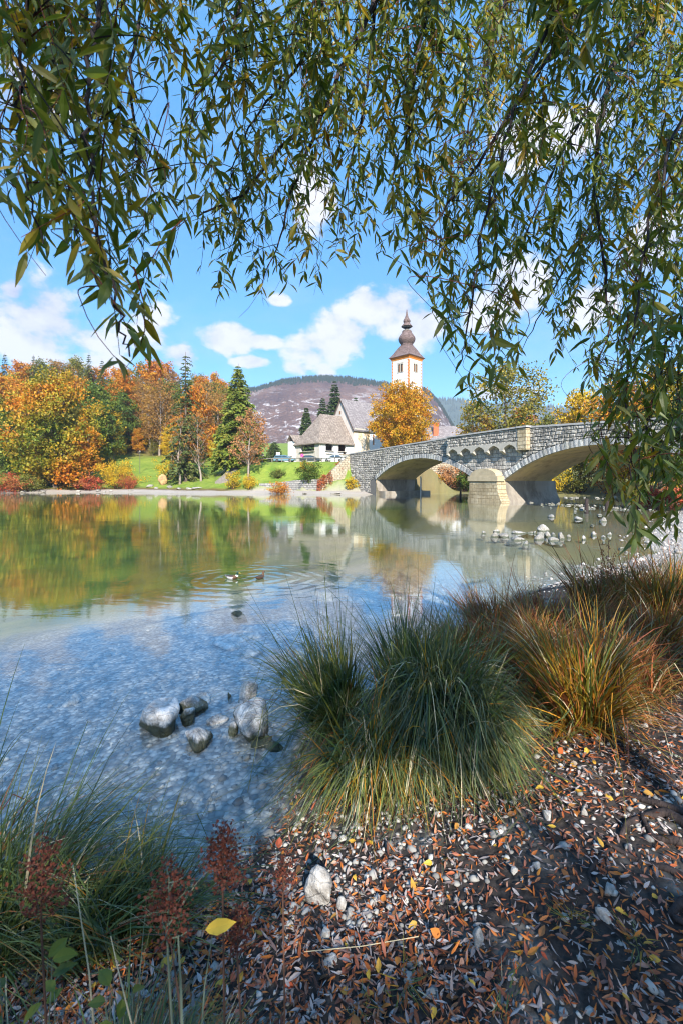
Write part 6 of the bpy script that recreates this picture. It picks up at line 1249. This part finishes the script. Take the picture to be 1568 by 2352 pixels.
stalk([(168, 1985, .12), (185, 2100, .06), (205, 2230, .03), (222, 2420, 0)], 1.05, 'pale straw stalk rising from the bottom left corner', .0022)
stalk([(255, 2150, .1), (275, 2240, .05), (315, 2400, 0)], 1.0, 'grey straw stalk leaning right of the pale one', .0018)
stalk([(410, 2150, .0), (416, 2260, .0), (420, 2400, 0)], .96, 'thick grey green stem under the middle dock', .0034, 'grey_stem')
stalk([(392, 2160, .05), (410, 2280, .02), (425, 2420, 0)], 1.0, 'reddish stem beside the thick grey green stem', .003, 'stem')
stalk([(488, 2150, .0), (470, 2270, .0), (462, 2400, 0)], 1.05, 'thin grey stem below the yellow leaf', .0022, 'grey_stem')
for i, (px, py, d, label) in enumerate([(150, 2300, 1.02, 'low herb with grey green oval leaves in the bottom left corner'), (265, 2310, 1.05, 'low yellow green herb at the bottom edge beside the stems'), (60, 2210, 1.1, 'bluish broad leaves among the corner grass'), (200, 2360, .98, 'broad oval leaf plant cut by the bottom edge')]):
    c = P(px, py, d); b0 = np.array((c[0], d, H(c[0], d))); root = thing('low_herb', label, 'plant', b0); g = np.random.default_rng(90+i); n = 16; lb = MB(); st = MB(); a = g.uniform(0, 6.28, n); tp_ = np.stack([np.cos(a)*g.uniform(.01, .07, n), np.sin(a)*g.uniform(.01, .07, n), (c[2]-b0[2])*g.uniform(.55, 1.1, n)], 1)
    for q in tp_: st.tube([(q[0]*.1, q[1]*.1, -.01), q*np.array((.7, .7, .6)), q], [.0018, .0016, .001], 4, cap=False)
    d_ = unit(np.stack([np.cos(a), np.sin(a), g.normal(0, .25, n)], 1)); nr = unit(np.stack([g.normal(0, .4, n), g.normal(0, .4, n), np.ones(n)], 1)); L = g.uniform(.035, .062, n); add_leaves(lb, tp_, d_, nr, L, L*g.uniform(.42, .6, n), g.uniform(0, .3, n)); st.build('stem', M['grey_stem'], root); lb.build('foliage', M['herb'], root)
yp = P(472, 2136, 1.08); lb = MB(); d_ = unit(np.array([[1, .05, .22]])); add_leaves(lb, np.zeros((1, 3)), d_, unit(np.array([[.0, -.75, .65]])), np.array([.078]), np.array([.030]), np.array([-.12])); o = lb.build('yellow_leaf', M['yellow_leaf']); o.location = [float(v) for v in yp]; tag(o, 'single bright yellow leaf caught on the dry dock by the shore', 'leaf')
st = [GP(px, py)+np.array((0, 0, .03)) for px, py in ((700, 2208), (830, 2190), (960, 2172))]; b = MB(); b.tube(np.array(st)-st[0], .0022, 4); o = b.build('fallen_straw', M['straw']); o.location = [float(v) for v in st[0]]; tag(o, 'long pale straw lying across the fallen leaves', 'stalk')
st = [GP(px, py)+np.array((0, 0, .012)) for px, py in ((1165, 2190), (1130, 2240), (1060, 2350))]; b = MB(); b.tube(np.array(st)-st[0], [.005, .006, .004], 5); o = b.build('fallen_stick', M['red_twig']); o.location = [float(v) for v in st[0]]; tag(o, 'reddish brown stick lying among the leaves at the bottom', 'stick')

# ------------------------------------------------------------------ ducks
def duck(name, x, y, rz, S, drake, label):
    t = thing(name, label, 'duck', (x, y, 0), rz)
    path = [(-.30, .115, .006, .006), (-.25, .10, .035, .018), (-.17, .075, .075, .055), (-.06, .055, .105, .085), (.06, .05, .108, .088), (.15, .065, .09, .082), (.20, .105, .062, .062), (.215, .155, .043, .045), (.222, .195, .043, .045), (.235, .228, .048, .048), (.262, .240, .042, .040), (.285, .232, .026, .026), (.300, .226, .019, .013), (.345, .217, .020, .007), (.362, .215, .012, .004)]
    p = np.array(path)*S; ctr = p[:, :2]; tg = np.gradient(ctr, axis=0); tg /= np.linalg.norm(tg, axis=1)[:, None]; n = len(p); sides = 16; a = np.linspace(0, 2*np.pi, sides, endpoint=False); V = []
    for i in range(n):
        nx, nz = -tg[i][1], tg[i][0]; V.append(np.stack([ctr[i][0]+np.sin(a)*p[i, 3]*nx, np.cos(a)*p[i, 2], ctr[i][1]+np.sin(a)*p[i, 3]*nz], 1))
    V = np.concatenate(V); i, j = np.meshgrid(np.arange(n-1), np.arange(sides), indexing='ij'); i = i.ravel(); j = j.ravel(); k = (j+1) % sides
    f = np.stack([i*sides+j, i*sides+k, (i+1)*sides+k, (i+1)*sides+j], 1); top = np.sin(a[j]+.2) > .45
    if drake: m = np.where(i >= 11, 5, np.where(i >= 7, 0, np.where(i == 6, 4, np.where(i >= 4, 3, np.where(i < 2, 2, np.where(top, 2, 1))))))
    else: m = np.where(i >= 11, 2, np.where(top & (i < 5), 2, 3))
    b = MB(); b.v.append(V); b.n = len(V)
    b.f.append(f); b.m.append(m); b.build('body', [M[q] for q in ('duck_green', 'duck_grey', 'duck_dark', 'duck_brown', 'duck_white', 'duck_bill')], t, smooth=True)
    for s in (-1, 1):       # folded wing and eye
        b = MB(); q = np.array([(.10, .10, .070), (.02, .112, .085), (-.10, .095, .088), (-.20, .06, .098), (-.27, .025, .115), (-.18, .05, .060), (-.05, .10, .045), (.06, .112, .05)])*S; q[:, 1] *= s
        b.add(np.concatenate([q, q+np.array((0, s*.012*S, .004*S))]), [list(range(8)), list(range(15, 7, -1))]); b.add(np.concatenate([q, q+np.array((0, s*.012*S, .004*S))]), [(u, 8+u, 8+(u+1) % 8, (u+1) % 8) for u in range(8)]); b.build('wing', M['duck_grey' if drake else 'duck_brown'], t)
        b = MB(); v, ff = ICO[1]; b.add(v*.007*S+np.array((.258, s*.040, .250))*S, ff); b.build('eye', M['dark'], t)
    return t
duck('drake', DUCKS[0][0], DUCKS[0][1], R(-6), .62, True, 'mallard drake with green head and pale flank swimming right'); duck('hen_duck', DUCKS[1][0], DUCKS[1][1], R(62), .60, False, 'brown hen duck swimming away, right of the drake')
# ------------------------------------------------------------------ the willow we stand under
DENS = np.array([[9,9,9,6,7,9,8,9,8,8,9,9,9,9,9,9],[9,9,7,1,5,6,8,9,8,8,9,9,8,8,8,8],[9,9,6,0,4,7,8,9,7,8,9,8,8,8,7,8],[8,9,7,2,3,6,7,8,7,7,8,8,7,7,7,7],[5,8,8,4,6,6,6,7,5,6,8,8,7,7,8,8],[3,5,7,4,5,8,6,4,5,6,8,8,6,8,8,8],[1,2,6,5,1,6,5,4,0,5,7,7,6,6,7,8],[0,0,7,3,0,1,0,0,0,3,7,6,4,6,7,8],[0,0,7,2,0,0,0,0,0,0,4,5,3,5,6,7],[0,0,0,0,0,0,0,0,0,0,4,5,2,4,7,8],[0,0,0,0,0,0,0,0,0,0,0,0,0,4,8,8],[0,0,0,0,0,0,0,0,0,0,0,0,0,4,9,8],[0,0,0,0,0,0,0,0,0,0,0,0,0,1,8,7]], float)
ENV_X = [0, 60, 140, 200, 240, 270, 330, 360, 400, 425, 440, 480, 540, 590, 640, 700, 740, 790, 830, 870, 905, 920, 960, 1000, 1020, 1060, 1100, 1140, 1180, 1250, 1300, 1340, 1400, 1450, 1520, 1568, 1700]
ENV_Y = [480, 620, 665, 650, 760, 870, 860, 740, 600, 500, 590, 690, 730, 740, 700, 700, 660, 660, 610, 610, 600, 640, 660, 770, 790, 890, 960, 950, 870, 850, 880, 1010, 1240, 1275, 1275, 1240, 1200]
def dens_at(px, py):
    x = np.clip(np.asarray(px)/98-.5, 0, 14.999); y = np.clip(np.asarray(py)/98-.5, 0, 11.999); i, j = y.astype(int), x.astype(int); fy, fx = y-i, x-j
    v = (DENS[i, j]*(1-fx)+DENS[i, j+1]*fx)*(1-fy)+(DENS[i+1, j]*(1-fx)+DENS[i+1, j+1]*fx)*fy
    return np.where(np.asarray(py) < np.interp(px, ENV_X, ENV_Y), v, 0)
LIMBS0 = [[(235,-300,1.7),(240,0,1.42),(212,90,1.36),(200,250,1.3),(205,400,1.26),(225,540,1.22),(262,660,1.2),(285,760,1.18),(300,815,1.17)],
 [(340,-300,2.1),(335,0,1.95),(300,160,1.9),(310,330,1.85),(350,430,1.8),(415,500,1.8)], [(60,-300,1.6),(70,0,1.45),(50,150,1.4),(40,300,1.35),(62,420,1.3),(100,560,1.28)], [(150,-300,2.1),(140,0,1.85),(120,200,1.75),(150,400,1.65),(180,560,1.6)],
 [(900,-300,3.0),(862,0,2.9),(800,130,2.85),(740,255,2.8),(700,360,2.8),(665,450,2.8),(640,560,2.75),(600,660,2.7)], [(740,255,2.8),(650,330,2.7),(570,440,2.6),(470,490,2.5),(440,500,2.5)], [(760,-300,2.6),(745,0,2.5),(690,150,2.5),(600,250,2.45),(545,340,2.4),(520,480,2.4)], [(862,0,2.9),(845,200,3.0),(800,400,3.0),(770,560,3.0)], [(560,-300,2.2),(545,0,2.1),(540,120,2.1),(470,200,2.05)],
 [(1700,-250,4.2),(1530,0,4.0),(1400,160,3.9),(1370,300,3.8),(1362,450,3.8),(1385,600,3.7),(1400,740,3.6),(1360,880,3.6)], [(1500,-250,3.6),(1350,0,3.5),(1240,160,3.4),(1140,310,3.3),(1060,430,3.3),(990,520,3.2),(940,590,3.2)], [(1350,-200,2.4),(1260,60,2.3),(1180,250,2.25),(1130,420,2.2),(1095,600,2.2),(1070,780,2.15),(1055,840,2.15)],
 [(1800,-100,3.0),(1640,120,2.6),(1540,320,2.3),(1490,520,2.1),(1455,720,1.95),(1440,900,1.85),(1450,1060,1.8),(1465,1190,1.78)], [(1650,200,4.5),(1500,350,4.5),(1350,520,4.4),(1250,700,4.3),(1200,800,4.2)], [(1000,-300,3.2),(985,0,3.1),(950,180,3.1),(930,350,3.1),(900,500,3.0)], [(1180,-300,5.0),(1160,0,4.8),(1100,200,4.7),(1060,350,4.7),(1010,540,4.6)], [(1700,500,3.0),(1590,650,2.8),(1530,800,2.6),(1490,960,2.4),(1500,1100,2.3)], [(1750,50,5),(1600,200,4.8),(1520,450,4.6),(1460,650,4.4),(1330,900,4.0)], [(1400,160,3.9),(1300,330,3.7),(1230,480,3.6),(1170,640,3.5),(1120,780,3.4)]]
LIMBS = [L if i < 9 or i == 12 else [(x, y, d*(.80 if d > 2.6 else .95)) for x, y, d in L] for i, L in enumerate(LIMBS0)]
def make_willow():
    bx, by = 4.2, 1.0; tb = np.array((bx, by, H(bx, by))); root = thing('willow_tree', 'willow overhead whose leafy branches hang down in front of the view', 'tree', tb)
    g = np.random.default_rng(101); fork = np.array((3.7, -.2, 4.2))
    b = MB(); b.tube(np.array([(bx, by, tb[2]-.4), (bx, by, tb[2]+.1), (4.1, .7, 1.8), fork, (3.0, -1.4, 6.2), (2.2, -2.6, 8.6)])-tb, [.62, .46, .38, .33, .2, .08], 12, cap=False); b.build('trunk', M['dark_bark'], root, smooth=True)
    # limbs, stems, twigs and leaves
    T = []; 
    for li, L in enumerate(LIMBS):
        w = np.array([P(*q) for q in L]); T.append((np.array(L), w))
    per = [dict(tb=MB(), lb=MB(), n=0) for _ in LIMBS]; pts_all = [(li, k, *q) for li, L in enumerate(LIMBS) for k, q in enumerate([tuple((1-f)*np.array(L[a])+f*np.array(L[a+1])) for a in range(len(L)-1) for f in (0, .33, .66)]+[L[-1]])]
    PA = np.array([p[2:5] for p in pts_all]); LA = np.array([p[0] for p in pts_all])
    for li, L in enumerate(LIMBS):
        w = T[li][1]; n = len(w); t = np.linspace(0, 1, 4*n); k = np.linspace(0, n-1, 4*n); ww = np.stack([np.interp(k, np.arange(n), w[:, c]) for c in range(3)], 1)+g.normal(0, .006, (4*n, 3))
        r0 = .0062*L[0][2]*(1.15 if li in (4, 9, 10) else .45 if li in (12, 18) else .75); 
        if L[0][1] <= -90 or L[0][0] >= 1640: ww = np.concatenate([[fork*(.35)+ww[0]*.65+(0, 0, .5)], ww])
        per[li]['tb'].tube(ww-tb, np.linspace(r0, .0022, len(ww)), 6, cap=False)
    def twig(tip, l, li, anchor, d):
        o = per[li]; dr = unit(np.array((g.normal(0, .48), g.normal(0, .40), -1.0))+.75*unit(tip-anchor)*np.array((1, 1, .3))); base = tip-dr*l+np.array((0, 0, 0)); bend = g.normal(0, .05, 3)*l
        q = np.linspace(0, 1, 5)[:, None]; tw = base*(1-q)+tip*q+bend*4*q*(1-q)
        n = int(l/.026); qq = np.sort(g.uniform(.02, 1, n)); qq[-1] = 1; c = np.stack([np.interp(qq, q[:, 0], tw[:, k]) for k in range(3)], 1); sa = np.arange(n)*2.4+g.uniform(0, 6)
        px = 784+c[:, 0]/c[:, 1]*F; py = HOR-(c[:, 2]-CAMH)/c[:, 1]*F; ok = g.random(n) < np.clip(dens_at(px, py+20)/4.5, 0, 1); ok |= (py < 0) | (px > 1568)
        if ok.mean() < (.45 if tip[2] > 3.1 else .3): return 0
        c, sa = c[ok], sa[ok]; n = len(c); dd = np.linalg.norm(base-anchor); tw2 = tw
        if .05 < dd < 1.6 and base[2] < anchor[2]+.1:          # one smooth shoot from the limb to the twig
            h1 = anchor+unit(base-anchor)*dd*.35+np.array((0, 0, .10*dd)); h2 = base-(tw[1]-tw[0])/np.linalg.norm(tw[1]-tw[0])*dd*.35; u = np.linspace(0, 1, 9)[:, None]
            tw2 = np.concatenate([(anchor*(1-u)**3+3*h1*u*(1-u)**2+3*h2*u*u*(1-u)+base*u**3)[:-1], tw])
        o['tb'].tube(tw2-tb, np.linspace(.0027, .0008, len(tw2)), 3, m=int(g.random() < .45), cap=False)
        lat = np.stack([np.cos(sa), np.sin(sa), np.zeros(n)], 1); ld = unit(dr*g.uniform(.45, 1.1, n)[:, None]+lat*g.uniform(.45, 1.35, n)[:, None]+np.array((0, 0, -1))*g.uniform(-.1, .4, n)[:, None]); nr = unit(np.cross(ld, np.cross(np.array((0, 0, 1.)), ld))+g.normal(0, .45, (n, 3)))
        L = np.clip(g.normal(.076, .02, n), .03, .115); add_leaves(o['lb'], c-tb, ld, nr, L, L*g.uniform(.19, .27, n), g.normal(.12, .14, n)); o['n'] += n; return n
    cnt = 0
    for cy_ in np.arange(-1.5, 13, .5):
        for cx_ in np.arange(-.5, 16.5, .5):
            x0, y0 = cx_*98, cy_*98; dn = float(dens_at(min(max(x0+24, 5), 1560), max(y0+24, 4)))
            if dn <= .3: continue
            if y0 < 0 or x0 < 0 or x0 > 1568: dn *= .55
            cov = min(.93, (dn/9)**1.5*.64); need = -math.log(1-cov)*2401*.96; got = 0; tries = 0
            while got < need and tries < 60:
                tries += 1; px, py = x0+g.uniform(0, 49), y0+g.uniform(0, 49)
                if py > np.interp(px, ENV_X, ENV_Y): continue
                dv = np.hypot(PA[:, 0]-px, (PA[:, 1]-(py-170))*.8)+g.uniform(0, 130, len(PA))+np.where(PA[:, 1] > py-40, 500, 0); k = int(np.argmin(dv)); li = LA[k]; d = PA[k, 2]+g.normal(0, .12+.05*PA[k, 2])
                d = max(1.02, d); tip = P(px, py, d); n = twig(tip, g.uniform(.26, .5)*min(1, .55+.2*d), li, P(*PA[k]), d); got += max(n, .5)*5.8e-4*(F/d)**2*.62; cnt += n
    for li, o in enumerate(per):
        br = o['tb'].build('branch', [M['dark_bark'], M['red_twig']], root)
        if o['n']: o['lb'].build('leaves', M['willow'], br)
    print('willow leaves', cnt)
    # the rest of the crown, above and behind: it shades the bank except where the photograph shows the sun coming through
    SPOTS = [(GP(880, 1965), .45), (GP(790, 2020), .17), (GP(990, 1935), .3), (GP(1370, 1735), .6), (GP(1290, 1715), .3), (GP(1430, 1770), .25), (GP(1330, 1600), .55), (GP(1540, 1380), 1.3), (GP(1450, 1330), 1.2), (GP(1250, 1480), .5), (GP(1480, 1480), .7)]
    N = 190000; gx = g.uniform(-7.5, 8.5, N); gy = g.uniform(-3.0, 8.5, N); z = g.uniform(5.0, 11.0, N); cl = fbm(gx*.8+z*.3, gy*.8-z*.3, 13, 3); lake_side = (gx < -.1+.25*np.maximum(gy-3.5, 0)) & (gy > 2.6); keep = np.where(lake_side, g.random(N) < .60, cl > .36) & (gy+2.2*(fbm(gx*.9, gx*0+.3, 77, 3)-.5)*2 < 6.0+g.normal(0, .5, N)+np.clip(gx-2, 0, 3)*.5+lake_side*(1.6+g.normal(0, 1.0, N)))
    p = np.stack([gx, gy, np.full(N, .4)], 1)+SUN[None]*((z-.4)/SUN[2])[:, None]
    for c, r in SPOTS: keep &= np.hypot(gx-c[0]-g.normal(0, .06, N), gy-c[1]-g.normal(0, .06, N)) > r+.22
    vis = (p[:, 1] > .2) & (np.abs(p[:, 0])/np.maximum(p[:, 1], .05) < .86) & ((p[:, 2]-CAMH)/np.maximum(p[:, 1], .05) < 1.18); keep &= ~vis & (np.linalg.norm(p-np.array((0, 0, CAMH)), axis=1) > 1.6)
    p = p[keep]; n = len(p); d = unit(g.normal(size=(n, 3))+np.array((0, 0, -.8))); nr = unit(np.cross(d, rnd_dirs(g, n))); L = g.uniform(.09, .15, n); v, f = quads_leaves(p-tb, d, nr, L, L*.34, .1)
    cb = MB(); cb.add(v, f); cb.build('crown', M['willow'], root)
    b = MB()
    for i in range(16):
        a = i*2.4; e = np.array((2.6+math.cos(a)*g.uniform(3, 7), -3.5+math.sin(a)*g.uniform(2.5, 6), g.uniform(5, 9.5))); 
        if e[1] > -.5: e[1] = -.5-g.uniform(0, 2)
        s = fork+(0, -.5, g.uniform(0, 2)); b.tube(np.array([s, (s+e)/2+(0, 0, .8), e])-tb, [.14, .08, .02], 6, cap=False)
    b.build('crown_limbs', M['dark_bark'], root, smooth=True)
    for pts, r in (([(1600, 1890), (1520, 1862), (1440, 1830), (1385, 1808), (1350, 1800)], .028), ([(1600, 1925), (1530, 1880), (1478, 1882), (1440, 1905), (1425, 1930)], .035), ([(1600, 2035), (1540, 2010), (1480, 1985), (1420, 1965), (1390, 1950)], .024), ([(1400, 1950), (1368, 1985), (1350, 2010), (1362, 2040)], .017), ([(1600, 1960), (1545, 1945), (1500, 1925), (1470, 1890)], .03), ([(1600, 2080), (1560, 2090), (1540, 2120), (1600, 2150)], .026), ([(1010, 2235), (1060, 2225), (1120, 2240), (1180, 2262)], .012), ([(1370, 1845), (1320, 1835), (1290, 1850)], .012)):
        w = np.array([GP(*q)+np.array((0, 0, r*.35)) for q in pts]); w += g.normal(0, r*.25, w.shape); k = np.linspace(0, len(w)-1, 4*len(w)); ww = np.stack([np.interp(k, np.arange(len(w)), w[:, c]) for c in range(3)], 1); ww[:, 2] += np.sin(k*2.2)*r*.3
        b = MB(); b.tube(ww-tb, r*.75*np.linspace(1.1, .45, len(ww)), 7); b.build('root', M['dark_bark'], root, smooth=True)
make_willow()
# ------------------------------------------------------------------ the air
HZ = 0.00028
def make_haze():
    m, t = mat('thin_autumn_air'); v = t.new('ShaderNodeVolumePrincipled'); v.inputs['Density'].default_value = HZ; v.inputs['Color'].default_value = (0.80, 0.88, 1.0, 1); v.inputs['Anisotropy'].default_value = 0.2
    o = t.new('ShaderNodeOutputMaterial'); t.l.new(v.outputs[0], o.inputs['Volume'])
    b = MB(); b.box((0, 500, 165), (9000, 9000, 350)); tag(b.build('haze', m), 'thin bluish autumn air between the viewer and the mountains', 'haze', None, 'stuff')
if HZ > 0: make_haze()
